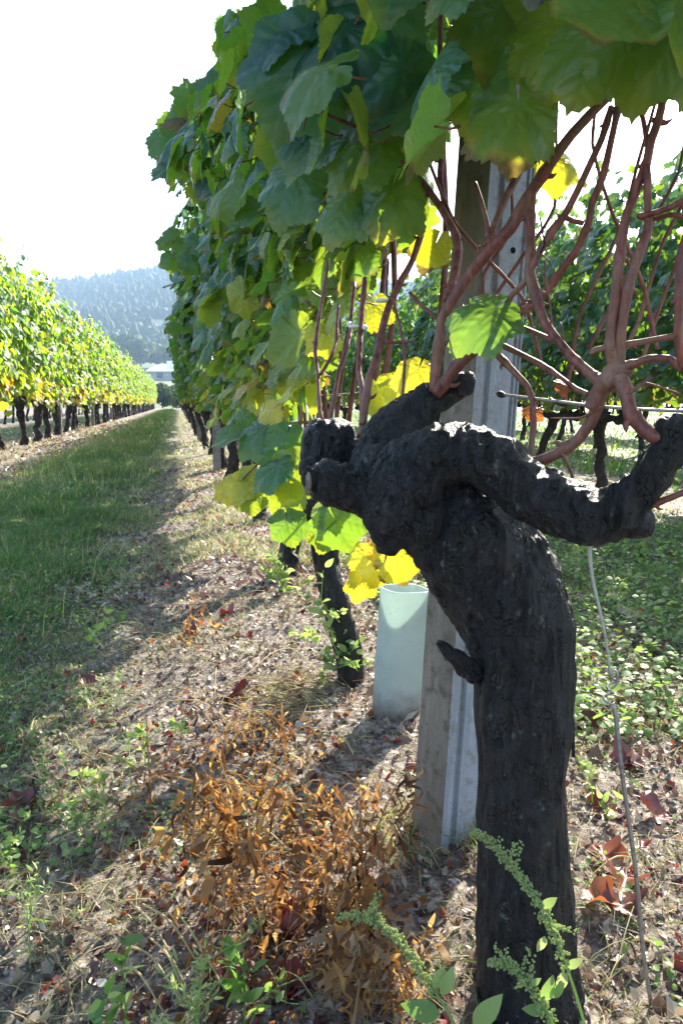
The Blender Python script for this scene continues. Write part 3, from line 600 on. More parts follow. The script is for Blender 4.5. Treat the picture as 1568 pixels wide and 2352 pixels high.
cane([(1420,860,.665),(1442,842,.66),(1485,824,.65),(1530,824,.645),(1562,843,.64),(1600,850,.635)],[30,26,24,24,26,24],label='grey bark cane arching at the right edge')
cane([(1475,1165,.67),(1520,1150,.66),(1568,1130,.65),(1620,1105,.64)],[22,20,20,18])
# second-plane canes rising from the spur on the left arm
for L,w in (([(745,975,.855),(738,956,.855),(731,905,.87),(727,858,.89),(722,807,.91),(738,715,.94),(750,600,.98)],[16,12,11,11,10]),
 ([(734,860,.89),(757,820,.90),(772,782,.92),(780,700,.95)],[11,11,10]),
 ([(760,970,.855),(768,905,.87),(776,849,.89),(795,797,.91),(806,760,.93),(815,650,.97)],[14,13,12,11]),
 ([(830,1000,.83),(829,906,.85),(822,849,.87),(829,790,.89),(832,744,.91),(835,640,.95)],[19,18,17,15]),
 ([(836,975,.83),(841,905,.84),(845,867,.85),(864,812,.86),(878,760,.87),(898,696,.89),(920,645,.90),(944,597,.92),(975,520,.95)],[22,22,21,20,19,17]),
 ([(922,930,.84),(926,830,.85),(921,765,.86),(905,690,.88),(890,676,.90),(890,595,.92)],[8,8,8,7,7]),
 ([(878,785,.865),(905,786,.86),(942,786,.855)],[10,9,7]),
 ([(940,672,.90),(963,699,.885),(993,724,.87),(1012,740,.86)],[11,12,12]),
 ([(760,985,.855),(790,990,.85),(815,1010,.84)],[10,8,10]),
 ([(915,360,.92),(935,382,.91),(973,425,.90),(1012,473,.885),(1042,528,.87),(1050,570,.86),(1040,640,.84),(1030,690,.82)],[18,20,20,22,26,28,26]),
 ([(1010,250,.96),(1014,323,.94),(1013,410,.92),(1028,490,.90),(1045,560,.87)],[20,20,18,18]),
 ([(1089,420,.80),(1102,463,.79),(1116,515,.785),(1126,560,.775)],[13,13,14,16]),
 ([(1118,565,.78),(1153,463,.79),(1185,405,.80),(1212,350,.80)],[22,20,22,18]),
 ([(700,240,.80),(740,258,.80),(778,276,.80),(820,293,.80),(900,330,.84)],[8,10,11,11]),
 ([(708,262,.80),(700,280,.80),(696,300,.80)],[6,6,5]),
 ([(708,225,.80),(722,240,.80),(740,256,.80)],[7,8,9]),
 ([(1496,275,.63),(1516,281,.63),(1528,282,.63),(1543,273,.63)],[14,20,14,3]),
 ([(1288,505,.72),(1283,495,.72),(1276,490,.72)],[10,9,3])):
    cane(L,w)
cane([(1200,392,.79),(1215,382,.785),(1240,365,.78),(1262,345,.775)],[8,7,5],name='tendril',nodes=False,mat=M['bark'])
cane([(1240,580,.72),(1250,560,.72),(1244,530,.72),(1240,500,.72)],[6,5,5],name='tendril',nodes=False,mat=M['bark'])
cane([(1250,600,.72),(1253,640,.72),(1262,700,.715),(1268,760,.71)],[6,5,5],name='tendril',nodes=False)
cane([(1566,180,.60),(1560,205,.60),(1550,222,.60),(1552,235,.60)],[5,4,3],name='tendril',nodes=False)
for x,y,w_,h_,d in ((812,750,26,11,.905),(838,752,14,14,.90),(876,690,34,13,.885),(800,745,10,12,.92)):
    c=sub(P(x,y,d)); g=join([ico(c,1.,2,(w_/2/F*d,.006,h_/2/F*d))]); g[0]=g[0]+.0015*fbm(g[0]*150,2)[:,None]; part('tie',mesh('tie',g[0],g[1],[M['tie']]),fv,'white knotted tie round a cane')
# horizontal training wire by the post
tw=empty('training_wire',tuple(P(1150,905,.80)),'taut dark wire crossing right of the ribbed post at the height of the vine head','wire')
wpart('strand',pp([(1150,906,.80),(1200,912,.77),(1280,922,.73),(1352,931,.70),(1420,937,.67),(1490,941,.645),(1575,944,.62),(1750,950,.56)]),.0015,M['wire'],tw,8,3)
wpart('end_knob',pp([(1142,904,.805),(1150,906,.80),(1160,908,.795)]),[.002,.004,.002],M['bark'],tw,8,3)
wpart('clip',pp([(1262,915,.74),(1275,924,.735),(1292,930,.73),(1300,920,.73)]),.0016,M['bark'],tw,6,3)

# thinner canes and twigs that fill the tangle between the post and the right arm
q=np.random.default_rng(17)
for i in range(8):
    x0=q.uniform(1030,1560); y0=q.uniform(800,960); d0=np.interp(x0,[1030,1560],[.90,.70])+q.uniform(.03,.22); x1=x0+q.choice([-1,1,1])*q.uniform(120,300); y1=q.uniform(230,520); k_=q.uniform(-35,35)
    cane([(x0,y0,d0),(x0+(x1-x0)*.3+k_,y0+(y1-y0)*.3,d0-.01),(x0+(x1-x0)*.65-k_*.6,y0+(y1-y0)*.65,d0-.03),(x1,y1,d0-.04),(x1+q.uniform(-15,30),min(y1,200)-20,d0-.05)],[q.uniform(9,14),11,10,9,7])
for L,w in (([(1225,560,.73),(1232,600,.725),(1250,650,.72)],[5,4,3]),([(1330,830,.69),(1300,800,.70),(1285,740,.71)],[8,6,4]),([(1180,725,.765),(1205,690,.76),(1262,700,.75)],[8,7,5]),([(1440,905,.655),(1480,880,.65),(1560,905,.64)],[9,8,6]),([(1245,585,.72),(1262,600,.715),(1272,640,.71)],[6,4,3]),([(1290,1040,.715),(1310,1085,.72),(1318,1120,.73)],[12,10,8]),([(1380,935,.68),(1330,960,.70),(1262,960,.72)],[9,7,5]),([(1100,800,.785),(1075,760,.79),(1060,700,.80)],[9,8,6])):
    cane(L,w)
# near canopies ---------------------------------------------------
POLY=np.array([(700,-900),(690,0),(600,55),(540,30),(482,55),(505,185),(430,232),(320,345),(345,400),(415,445),(470,430),(470,530),(440,560),(440,640),(435,760),(425,890),(480,960),(560,1000),(690,975),(722,900),(735,740),(800,700),(850,690),(880,610),(1000,520),(1005,340),(1060,345),(1085,270),(1280,250),(1285,200),(1568,165),(2600,165),(2600,-900)],float)
def inside(x,y,poly=POLY):
    c=np.zeros(len(x),bool); j=len(poly)-1
    for i in range(len(poly)):
        xi,yi=poly[i]; xj,yj=poly[j]; cond=((yi>y)!=(yj>y))&(x<(xj-xi)*(y-yi)/((yj-yi)+1e-12)+xi); c^=cond; j=i
    return c
def place_ok(p):
    x,y,w=proj(p); inframe=(w>.05)&(x>-60)&(x<1640)&(y>-60)&(y<2400)
    gap=np.zeros(len(p),bool); sv=np.array(sd)
    for t_ in GAPS:
        d=p-t_; a=d@sv; gap|=(a>0)&(np.linalg.norm(d-a[:,None]*sv,axis=1)<.075)
    return (~inframe|inside(x,y))&(np.linalg.norm(p-C0,axis=1)>.45)&~gap
GAPS=[P(1085,750,.74),P(1050,985,.75),P(1180,1050,.73),P(1120,1010,.74),P(770,1075,.80),P(1400,800,.66),P(1050,1170,.77),P(1190,1190,.76),P(1330,1140,.69),P(990,990,.78)]
def petioles(pos,tip,nrm,size,q):
    ps=[]
    for a,t,n,s in zip(pos,tip,nrm,size):
        t=t/np.linalg.norm(t); n=n/np.linalg.norm(n); e=a-t*s*.25-n*s*.55+q.normal(0,.006,3); e[2]+=.01; m=(a+e)/2-n*s*.08
        ps.append(tube(np.array([a,m,e]),[.0010,.0011,.0014],5,2))
    return join(ps)
def near_foliage(parent,n,seed,yr,zr,wx,base,size,low=0,xc=RX,extra=None,pet=True):
    c=canopy(n,seed,yr,zr,wx,size,low); pos=c[0]+[xc,0,0]
    arr=[pos,c[1],c[2],c[3],c[4]]
    if extra is not None: arr=[np.concatenate([a,b]) for a,b in zip(arr,extra)]
    pos,tip,nr,sz,ti=arr; tu=unit(tip); ok=place_ok(pos)&place_ok(pos+tu*sz[:,None]*.85)
    pos,tip,nr,sz,ti=[a[ok] for a in (pos,tip,nr,sz,ti)]
    g=scatter(base,pos-np.array(parent.location),tip,nr,sz,ti); part('foliage',mesh('foliage',g[0],g[1],[M['leaf']],uv=g[2],tint=g[3]),parent)
    if pet:
        g=petioles(pos-np.array(parent.location),tip,nr,sz,np.random.default_rng(seed)); part('petioles',mesh('petioles',g[0],g[1],[M['cane']]),parent)['kind']='stuff'
    return len(pos)
near_foliage(fv,2000,101,(-.25,1.25),(1.02,2.45),.30,HI,(.040,.070))
# hero leaves of the foreground vine
def hero(x,y,d,size,tx,ty,td,nx_,ny_,nd,g=.25,b=.5,rust=0,v=0,par=None,label=None):
    """leaf whose blade base is at (x,y); tip direction and normal given in picture axes (right, up, towards the viewer)"""
    par=par or fv
    ax=lambda r,u,t: CR*r+CU*u-CW*t
    p=P(x,y,d)-np.array(par.location); g_=scatter([HI[v%7]],p[None],ax(tx,ty,td)[None],ax(nx_,ny_,nd)[None],np.array([size*(.86 if par is fv and y<500 else 1.)]),np.array([[g,b,rust]]))
    part('leaf',mesh('leaf',g_[0],g_[1],[M['leaf']],uv=g_[2],tint=g_[3]),par,label)
hero(1480,60,.56,.066,-.1,-1,.15,.1,.25,1,.42,.3,0,0)
hero(1375,70,.60,.064,-.35,-.9,.1,-.2,.3,1,.42,.4,0,2)
hero(1570,60,.54,.062,.35,-.9,.1,.2,.2,1,.45,.3,0,4)
hero(1290,60,.66,.066,-.3,-.9,.0,-.3,.2,1,.5,.3,0,0)
hero(1190,235,.68,.066,-.02,-1,.12,.05,.3,1,.40,.9,0,2,label='toothed leaf hanging in front of the ribbed post')
hero(1100,175,.72,.062,-.25,-1,.1,-.7,.2,.9,.3,.6,0,1)
hero(1420,10,.50,.060,-.5,-.8,.2,-.2,.4,1,.40,.9,0,6)
hero(1540,-10,.50,.062,.2,-1,.2,.2,.4,1,.45,.6,0,5)
hero(1060,80,.74,.075,-.15,-1,.1,-.8,.1,.7,.15,.5,0,3)
hero(1150,30,.70,.075,-.05,-1,.2,.3,.2,1,.5,.8,0,0)
hero(790,60,.80,.090,-.5,-.75,.1,-.15,.3,1,.02,.2,0,2)
hero(700,110,.82,.105,-.45,-.9,.0,.1,.35,1,.0,.2,0,0)
hero(870,10,.80,.09,-.2,-.9,.1,.1,.4,1,.1,.2,0,4)
hero(650,60,.84,.08,-.85,-.5,.0,-.3,.8,.6,.0,.2,0,3)
hero(930,150,.80,.080,-.2,-1,.1,.2,.3,1,.2,.4,0,2)
hero(850,200,.84,.075,-.35,-.9,.1,-.6,.2,.8,.1,.4,0,3)
hero(960,230,.80,.088,-.75,-.65,.1,-.45,.55,.8,.18,.3,0,1)
hero(860,300,.84,.090,-.75,-.7,.1,-.5,.5,.8,.22,.3,0,3)
hero(760,310,.90,.085,-.7,-.75,.1,-.5,.5,.8,.2,.3,0,1)
hero(700,250,.92,.075,-.6,-.8,.1,-.4,.4,.9,.12,.3,0,0)
hero(900,430,.90,.070,-.3,-.9,.1,-.3,.3,1,.35,.7,0,2)
hero(800,450,.94,.075,-.5,-.85,.1,-.5,.4,.9,.28,.5,0,3)
hero(680,400,.98,.080,-.5,-.8,.1,-.3,.4,.9,.12,.3,0,0)
hero(1128,712,.74,.052,-.9,-.55,.1,-.25,.6,.8,.30,.2,0,4,label='single fresh green leaf beside the ribbed post')
hero(1262,372,.86,.042,.8,-.35,.1,-.4,.3,.9,.85,.3,0,2,label='yellow leaf against the white sky')
hero(1000,560,1.0,.040,-.4,-.9,0,-.3,.2,1,.8,.9,0,1,label='yellowing leaf')
hero(940,440,1.05,.055,.1,-1,0,.2,.2,1,.55,.2,0,2)
hero(960,850,1.15,.046,-.3,-.8,.2,.2,.7,.6,.9,.5,0,2,label='bright yellow leaf above the vine arm')
hero(900,880,1.2,.044,-.6,-.6,.2,.1,.7,.6,.8,.5,0,0)
hero(870,900,1.2,.050,.2,-.9,.2,.1,.5,.8,.72,.5,0,1)
hero(745,760,1.2,.042,.3,-.9,.2,.2,.4,.8,.78,.5,0,2)
hero(860,700,1.3,.046,.0,-.9,.2,.3,.4,.8,.75,.5,0,1)

# second and third vines
def mid_vine(k,L,label,n,seed,yr,zr,extra=None,base=HI,canes=8,ex=()):
    b=G(*L[0][:2]); o=empty('grapevine',tuple(b),label,'grapevine','vines of the foreground row')
    ps=[]
    for l in (L,)+tuple(ex):
        p,r=px(l); ps.append(tube(p-b,r,12,5))
    me,V,Nn=solid(ps,.0055,2); me=barkify(me,V,Nn,.006,45,.2,.006); me.materials.append(M['bark']); me.name='trunk'; part('trunk',me,o)
    qq=np.random.default_rng(seed); hd=px(L)[0][-1]
    for i in range(canes):
        s=hd+[.08+qq.normal(0,.04),-.5+1.0*(i+.5)/canes,qq.uniform(.02,.06)]; kx=np.cumsum(qq.normal(0.01,.025,(5,2)),0); zz=np.linspace(0,1,6)*qq.uniform(1.0,1.7)
        pts=np.column_stack([s[0]+np.r_[0,kx[:,0]],s[1]+np.r_[0,kx[:,1]],s[2]+zz]); g=tube(pts-b,np.linspace(.0065,.003,6),7,4); part('cane',mesh('cane',g[0],g[1],[M['cane']]),o)
    near_foliage(o,n,seed,yr,zr,.27,base,(.048,.076),extra=extra,pet=(k==1)); return o
def cluster(c,n,s,seed,g0,size=(.05,.08)):
    q=np.random.default_rng(seed); pos=np.array(c)+q.normal(0,1,(n,3))*s; out=unit(pos-np.array(c))+[-.5,-.2,.5]+.4*q.standard_normal((n,3)); tip=np.stack([-.4+.4*q.standard_normal(n),.4*q.standard_normal(n),-.8+.4*q.standard_normal(n)],1)
    return [pos,tip,out,q.uniform(*size,n),np.stack([np.clip(g0+.15*q.standard_normal(n),0,1),q.random(n),np.where(q.random(n)<.05,.6,0)],1)]
exl=cluster(P(590,960,2.9),60,np.array([.10,.30,.07]),56,.45,(.04,.065))
ex3=cluster(P(400,330,2.75),90,np.array([.10,.20,.14]),55,.2)
v2=mid_vine(1,[(805,1590,62,1.845),(797,1500,62,1.83),(772,1400,64,1.80),(748,1290,62,1.78),(742,1210,66,1.76),(735,1120,90,1.74),(728,1050,80,1.74)],'slim dark leaning vine trunk just left of the grow tube, second in the row',1900,102,(1.15,2.35),(.74,2.6),
   ex=([(735,1140,60,1.75),(690,1180,50,1.72),(660,1260,36,1.74),(675,1295,30,1.76)],[(735,1060,50,1.75),(660,1000,44,1.9),(600,975,36,2.1)]))
v3=mid_vine(2,[(665,1335,48,2.95),(660,1290,46,2.93),(668,1220,46,2.9),(640,1140,46,2.87),(640,1060,60,2.84),(640,1010,50,2.83)],'third dark vine trunk of the foreground row, behind the low hanging leaves',1900,103,(2.3,3.5),(.72,2.6),extra=[np.concatenate([a_,b_]) for a_,b_ in zip(ex3,exl)],base=MD,
   ex=([(640,1060,50,2.84),(585,1020,40,3.1),(560,1000,34,3.3)],))
for L in ((425,565,2.8,.055,-.5,-.8,.1,.3,.2,1,.3,.3,0,1),(400,540,2.8,.045,-.8,.3,.1,.3,.2,1,.35,.3,0,0),(395,590,2.8,.055,.05,-1,.1,.5,.2,1,.3,.3,0,2),(380,555,2.85,.04,-.6,-.7,.1,.3,.2,1,.3,.3,0,3),(440,600,2.75,.055,-.3,-.8,.1,.3,.2,1,.3,.3,0,4),(455,560,2.75,.06,-.7,-.4,.1,.3,.2,1,.25,.3,0,4)): hero(*L,par=v3)
cane([(480,560,2.8),(440,560,2.8),(400,553,2.8),(378,560,2.82)],[5,5,4,3],par=v3)
for L in ((1285,880,.70,.012,.8,-.3,.1,.2,.6,.8,.9,.9,1,2),(1215,950,.75,.014,.9,.5,.1,.2,.6,.8,.9,.9,1,3)): hero(*L,label='tiny shrivelled red leaf by the training wire')
# leaves sprouting low from the second vine's head
for L in ((600,990,1.5,.068,-.75,-.5,.1,-.1,.7,.7,.18,.2,0,4),(660,1000,1.45,.060,-.2,-.8,.1,.1,.5,.9,.25,.2,0,2),(545,1000,1.55,.055,-.8,-.3,.1,-.1,.8,.5,.3,.2,0,1),(640,1070,1.4,.062,-.85,-.45,.1,-.2,.7,.6,.08,.2,0,0),
   (690,1070,1.42,.075,-.3,-1,.1,.3,.1,1,.60,.2,0,2),(665,1110,1.44,.060,-.4,-.9,.1,.3,.1,1,.55,.2,0,1),(560,1110,1.5,.048,-.8,-.3,.1,.2,.4,.8,.85,.7,0,0),(530,1120,1.55,.040,-.8,-.5,.1,.2,.4,.8,.9,.7,0,3),
   (590,1090,1.5,.045,-.2,-1,.1,.2,.2,1,.65,.5,0,4),(660,1195,1.42,.050,.2,-.9,.1,.0,.4,1,.3,.3,0,0),(765,1160,1.25,.045,-.6,-.6,.1,.1,.6,.7,.55,.2,0,2),(770,1190,1.25,.062,.4,-.9,.1,-.2,.3,1,.35,.2,0,4),(745,1215,1.3,.040,-.1,-1,.1,.3,.2,1,.6,.2,0,1),
   (580,1130,1.5,.045,.1,-1,.1,.2,.2,1,.55,.3,0,2),(640,1050,1.45,.05,.4,-.6,.1,.2,.6,.6,.3,.3,0,3),(560,960,1.6,.045,-.5,-.5,.1,.2,.6,.7,.35,.3,0,2)):
    hero(*L,par=v2)
for L in ((880,1290,1.22,.045,-.3,-.9,.1,.2,.1,1,.86,.6,0,2),(850,1280,1.24,.045,-.5,-.7,.1,.1,.5,1,.82,.6,0,0),(910,1285,1.20,.045,.3,-.9,.1,-.1,.1,1,.84,.9,0,4),(830,1330,1.25,.038,-.2,-1,.1,.3,.1,1,.88,.6,0,1),(870,1255,1.22,.035,.5,-.4,.1,.1,.6,.8,.9,.9,.3,3)):
    hero(*L,par=fv,label='yellow leaf below the vine head')
cane([(745,985,1.5),(700,970,1.5),(640,975,1.5),(590,985,1.52),(545,1010,1.55)],[8,8,7,6],par=v2)
cane([(720,1100,1.45),(690,1060,1.45),(650,1050,1.45),(600,1060,1.48),(560,1100,1.5)],[8,7,6,5],par=v2)
cane([(900,1215,1.15),(890,1250,1.18),(882,1290,1.21)],[7,6,5])

# ------------------------------------------------------------------ ground cover
def blades(x,y,h,w,lean,seed,ti,bend=.5):
    q=np.random.default_rng(seed); n=len(x); z=terr(x,y)-.004; a=q.uniform(0,2*np.pi,n); s=np.stack([np.cos(a),np.sin(a),0*a],1)*w[:,None]/2
    la=q.uniform(0,2*np.pi,n); d=np.stack([np.cos(la),np.sin(la),0*la],1)*(h*lean)[:,None]; b=np.stack([x,y,z],1); up=np.array([0,0,1])
    m=b+d*.35+up*(h*.6)[:,None]; t=b+d+up*(h*(1-bend*.5*lean))[:,None]
    V=np.stack([b-s,b+s,m+s*.7,m-s*.7,t],1).reshape(-1,3); o=np.arange(n)*5
    return [V,[np.stack([o,o+1,o+2,o+3],-1),np.stack([o+3,o+2,o+4],-1)],np.zeros((n*5,2)),np.repeat(ti,5,0)]
def rpts(n,x0,x1,y0,y1,seed,pw=1.0):
    q=np.random.default_rng(seed); u=q.random(n)**pw; return q.uniform(x0,x1,n),y0+(y1-y0)*u,q
G_=[]
# turf strips between the rows, thinning with distance
for n,x0,x1,y0,y1,sd,hh,ww in ((150000,-2.0,-.12,1.25,5,1,.066,.0032),(80000,-2.1,-.12,5,16,2,.10,.006),(32000,-2.2,-.1,16,80,3,.13,.02),(60000,.75,2.9,.6,8,4,.060,.004),(12000,-6.5,-2.7,5,40,5,.10,.02),(9000,3.4,6,2,20,6,.08,.02),(50000,2.6,42,5,55,7,.13,.035)):
    x,y,q=rpts(n,x0,x1,y0,y1,sd,1.25 if y1<20 else 1.5); s=strip(x)+.25*n2(x,y,2.2,3,9); keep=q.random(n)<np.clip(s*1.15-.15,0.02,1); x=x[keep]; y=y[keep]; n=len(x); s=s[keep]
    cl=np.clip(.6+.6*n2(x,y,3.5,2,4),.35,1.6); h=hh*(q.uniform(.35,1.1,n)+.9*(q.random(n)<.05))*cl*np.clip(s+.3,.4,1.1)
    dry=.12+.15*q.standard_normal(n)+.50*(q.random(n)<.15)+.35*np.clip(n2(x,y,1.1,3,7)-.05,0,1)+.40*np.clip((-x-1.15)/.5,0,1)*(x>-3)+.12*np.clip((y-4)/8,0,1)
    ti=np.stack([np.clip(dry,0,1)]*3,1); G_.append(blades(x,y,h,np.full(n,ww)*q.uniform(.6,1.4,n),q.uniform(.3,1.2,n),sd,ti))
x,y,q=rpts(420,-1.7,-.25,2.2,14,8,1.3); n=len(x); G_.append(blades(x,y,q.uniform(.10,.26,n),np.full(n,.0022)*(1+y/8),q.uniform(.1,.6,n),8,np.stack([np.clip(q.uniform(.6,1.,n),0,1)]*3,1)))
g=join(G_); tag(link('grass',mesh('grass',g[0],g[1],[M['grass']],tint=g[3])),'low green turf between the vine rows',None,None,'stuff')
G_=[]
# dry straw and sparse tufts on the bare strips
for n,x0,x1,y0,y1,sd,hh,ww in ((34000,-.5,1.2,.45,3,11,.026,.0015),(44000,-.6,1.0,3,10,12,.045,.0032),(7000,-.4,.9,10,60,13,.07,.015),(7000,-3.2,-1.6,4,30,14,.06,.010),(5000,2.5,3.8,1.5,9,15,.06,.006)):
    x,y,q=rpts(n,x0,x1,y0,y1,sd,1.4); cl=n2(x,y,4.5,3,21); keep=cl>-.05+.3*q.random(n)-.15; x=x[keep];y=y[keep];n=len(x)
    ti=np.stack([np.clip(q.choice([.15,.5,.68,.82],n,p=[.20,.2,.25,.35])+.06*q.standard_normal(n),0,1)]*3,1)
    G_.append(blades(x,y,hh*q.uniform(.3,1.3,n),ww*q.uniform(.6,1.4,n),q.uniform(.5,2.4,n),sd,ti,.3))
q=np.random.default_rng(5); a_=q.uniform(0,6.3,420); r_=.05+.06*q.random(420)**1.5; G_.append(blades(pb[0]+r_*np.cos(a_),pb[1]+r_*np.sin(a_),q.uniform(.015,.07,420),np.full(420,.0016),q.uniform(.4,1.6,420),5,np.stack([q.choice([.3,.7,.95],420)]*3,1)))
g=join(G_); tag(link('straw_grass',mesh('straw_grass',g[0],g[1],[M['grass']],tint=g[3])),'sparse dry grass and straw on the bare strips',None,None,'stuff')
# litter chips: tilted little quads and curled bits
def chips(n,x0,x1,y0,y1,sd,s0,s1,pw=1.4,tilt=.8):
    x,y,q=rpts(n,x0,x1,y0,y1,sd,pw); z=terr(x,y)+.002; a=q.uniform(0,2*np.pi,n); nn=unit(np.stack([tilt*q.standard_normal(n),tilt*q.standard_normal(n),np.ones(n)],1))
    t=unit(np.cross(nn,np.stack([np.cos(a),np.sin(a),0*a],1))); s=np.cross(nn,t); L=q.uniform(s0,s1,n)*q.choice([1,1,2.2],n); W=L*q.uniform(.15,.6,n); b=np.stack([x,y,z+.15*L],1)
    V=np.stack([b-t*L[:,None]/2,b+s*W[:,None]/2+nn*(L*.12)[:,None],b+t*L[:,None]/2+nn*(L*.1)[:,None],b-s*W[:,None]/2],1).reshape(-1,3); o=np.arange(n)*4
    c=n2(x,y,2.5,2,31); ti=np.clip(np.where(q.random(n)<.10+.25*(c>.4),q.uniform(.75,1,n),q.uniform(0,.62,n)),0,1); return [V,[np.stack([o,o+1,o+2,o+3],-1)],np.zeros((n*4,2)),np.repeat(np.stack([ti]*3,1),4,0)]
g=join([chips(46000,-.7,1.4,.4,2.6,41,.002,.011),chips(26000,-.7,1.3,2.6,9,42,.006,.022),chips(8000,-3.2,-1.5,5,30,43,.02,.05),chips(5000,.4,3.6,1.2,6,44,.01,.03),chips(4000,-1.9,-.6,.6,4,45,.004,.012)])
tag(link('leaf_litter',mesh('leaf_litter',g[0],g[1],[M['litter']],tint=g[3],smooth=False)),'brown chips, straw and dead leaf bits on the soil',None,None,'stuff')
x,y,q=rpts(2200,-.12,.34,.72,1.75,46,1.0); kk2=np.exp(-((x-.10)/.16)**2-((y-1.08)/.38)**2)>q.random(len(x)); x=x[kk2];y=y[kk2];n=len(x); a=np.stack([x,y,terr(x,y)+.003+.012*q.random(n)],1)
g=scatter([leaf_geo(9,1,5,False,0,(.8,.4,.2))],a,q.normal(0,1,(n,3))*[1,1,.5],q.normal(0,.6,(n,3))+[0,0,1],q.uniform(.003,.009,n),np.stack([np.clip(.30+.25*q.standard_normal(n),0,1)]*3,1))
tag(link('rust_litter',mesh('rust_litter',g[0],g[1],[M['dead']],tint=g[3])),'rust brown shed leaf bits under the dead weeds',None,None,'stuff')
x,y,q=rpts(5200,-.7,1.5,.5,3.6,47,1.3); n=len(x); a=np.stack([x,y,terr(x,y)+.003+.005*q.random(n)],1)
g=scatter([leaf_geo(13,2,s_,False,.1,(b_,c_,.35)) for s_,b_,c_ in ((31,.9,.5),(32,-.7,.8),(33,.5,-.6),(34,1.3,.2))],a,q.normal(0,1,(n,3))*[1,1,.25],q.normal(0,.45,(n,3))+[0,0,1],q.uniform(.004,.013,n),np.stack([np.clip(q.choice([.05,.3,.45,.62,.8,.98],n,p=[.2,.25,.2,.1,.1,.15]),0,1)]*3,1))
tag(link('dead_leaf_litter',mesh('dead_leaf_litter',g[0],g[1],[M['litter']],tint=g[3])),'curled brown bits of old vine leaves on the soil',None,None,'stuff')
# stones and clods
q=np.random.default_rng(61); G_=[]
x=q.uniform(-.7,1.3,2600); y=.42+2.8*q.random(2600)**1.3; z=terr(x,y)
for i in range(2600):
    r=.0016+.0050*q.random()**3; g=ico((0,0,0),r,1,(q.uniform(.7,1.3),q.uniform(.7,1.3),q.uniform(.5,.9))); g[0]=g[0]*(1+.25*q.standard_normal((len(g[0]),1)))+[x[i],y[i],z[i]+r*.2]; G_.append(g)
g=join(G_); tag(link('gravel',mesh('gravel',g[0],g[1],[M['soilstone']],smooth=False)),'small stones and clods in the soil',None,None,'stuff')
# low clover-like ground cover right of the trunk and bottom left
def cover(n,x0,x1,y0,y1,sd,s0,s1,thr,hz):
    x,y,q=rpts(n,x0,x1,y0,y1,sd,1.2); c=n2(x,y,2.4,3,sd); k=c>thr; x=x[k];y=y[k];n=len(x); z=terr(x,y)+hz*q.random(n)
    return scatter([leaf_geo(9,1,sd,False,0,(.3,-.2,.05))],np.stack([x,y,z],1),q.normal(0,1,(n,3))*[1,1,.25],np.stack([.5*q.standard_normal(n),.5*q.standard_normal(n),np.ones(n)],1),q.uniform(s0,s1,n),np.stack([np.clip(.35+.3*q.standard_normal(n),0,1)]*3,1))
g=join([cover(26000,.62,2.9,1.3,6,71,.006,.017,-.35,.07),cover(6000,-.9,-.15,1.1,3.6,72,.004,.009,-.1,.04),cover(2500,-.6,.2,.55,1.3,73,.003,.007,.1,.03),cover(3000,.5,1.2,.5,1.5,74,.003,.008,.0,.02)])
tag(link('ground_cover',mesh('ground_cover',g[0],g[1],[M['weed']],uv=g[2],tint=g[3])),'low green clover like weeds covering the soil',None,None,'stuff')

# fallen vine leaves that stand out
FL=[leaf_geo(41,3,s,False,.12,(.5,.2,.30)) for s in (81,82,83)]
for x,y,sz,g,nm in ((60,1850,.062,.25,'dark maroon fallen leaf lying at the left edge on the soil'),(195,1560,.05,.1,'dark red fallen leaf where the shaded turf meets the sunlit strip'),
   (1400,1875,.06,.1,'red fallen leaf near the upper end of the lower wire'),(1500,1885,.06,.45,'maroon fallen leaf farthest right behind the wire'),(1385,1985,.055,.65,'orange red fallen leaf beside the trunk, half way down'),(1435,2035,.062,.62,'bright red orange fallen leaf just left of the wire'),
   (1360,2125,.05,.8,'orange fallen leaf low beside the trunk'),(1420,2140,.05,.3,'dark red fallen leaf low beside the wire'),(640,2130,.06,.15,'dark red fallen leaf under the dead rust weeds'),(720,1930,.05,.4,'maroon leaf on the soil in the middle of the dead weeds'),
   (640,2255,.06,.35,'curled fallen leaf with a bright edge at the bottom centre'),(520,1410,.06,.2,'dark red fallen leaf on the sunlit strip far up the path'),(430,1455,.06,.4,'almost black fallen leaf on the path beside a shadow'),(690,1570,.05,.68,'orange red leaf on the straw left of the grow tube'),
   (540,1600,.08,.4,'dark purple fallen leaf heap on the path straw'),(1350,1650,.07,.4,'brown fallen leaf behind the trunk on the right'),(1450,1740,.07,.35,'flat dark fallen leaf behind the wire'),(500,2230,.05,.42,'small dark leaf at the bottom among straws')):
    p=G(x,y,.012); z=float(terr(np.array([p[0]]),np.array([p[1]]))[0]); q=np.random.default_rng(int(x)); 
    g_=scatter([FL[x%3]],np.zeros((1,3)),np.array([[q.normal(),q.normal(),.15]]),np.array([[.35*q.normal(),-.25+.3*q.normal(),1]]),np.array([sz*.62]),np.array([[g,g,g]]))
    o=link('fallen_leaf',mesh('fallen_leaf',g_[0],g_[1],[M['fallen']],uv=g_[2],tint=g_[3])); o.location=(p[0],p[1],z+.006); tag(o,nm,'fallen leaf','fallen vine leaves')

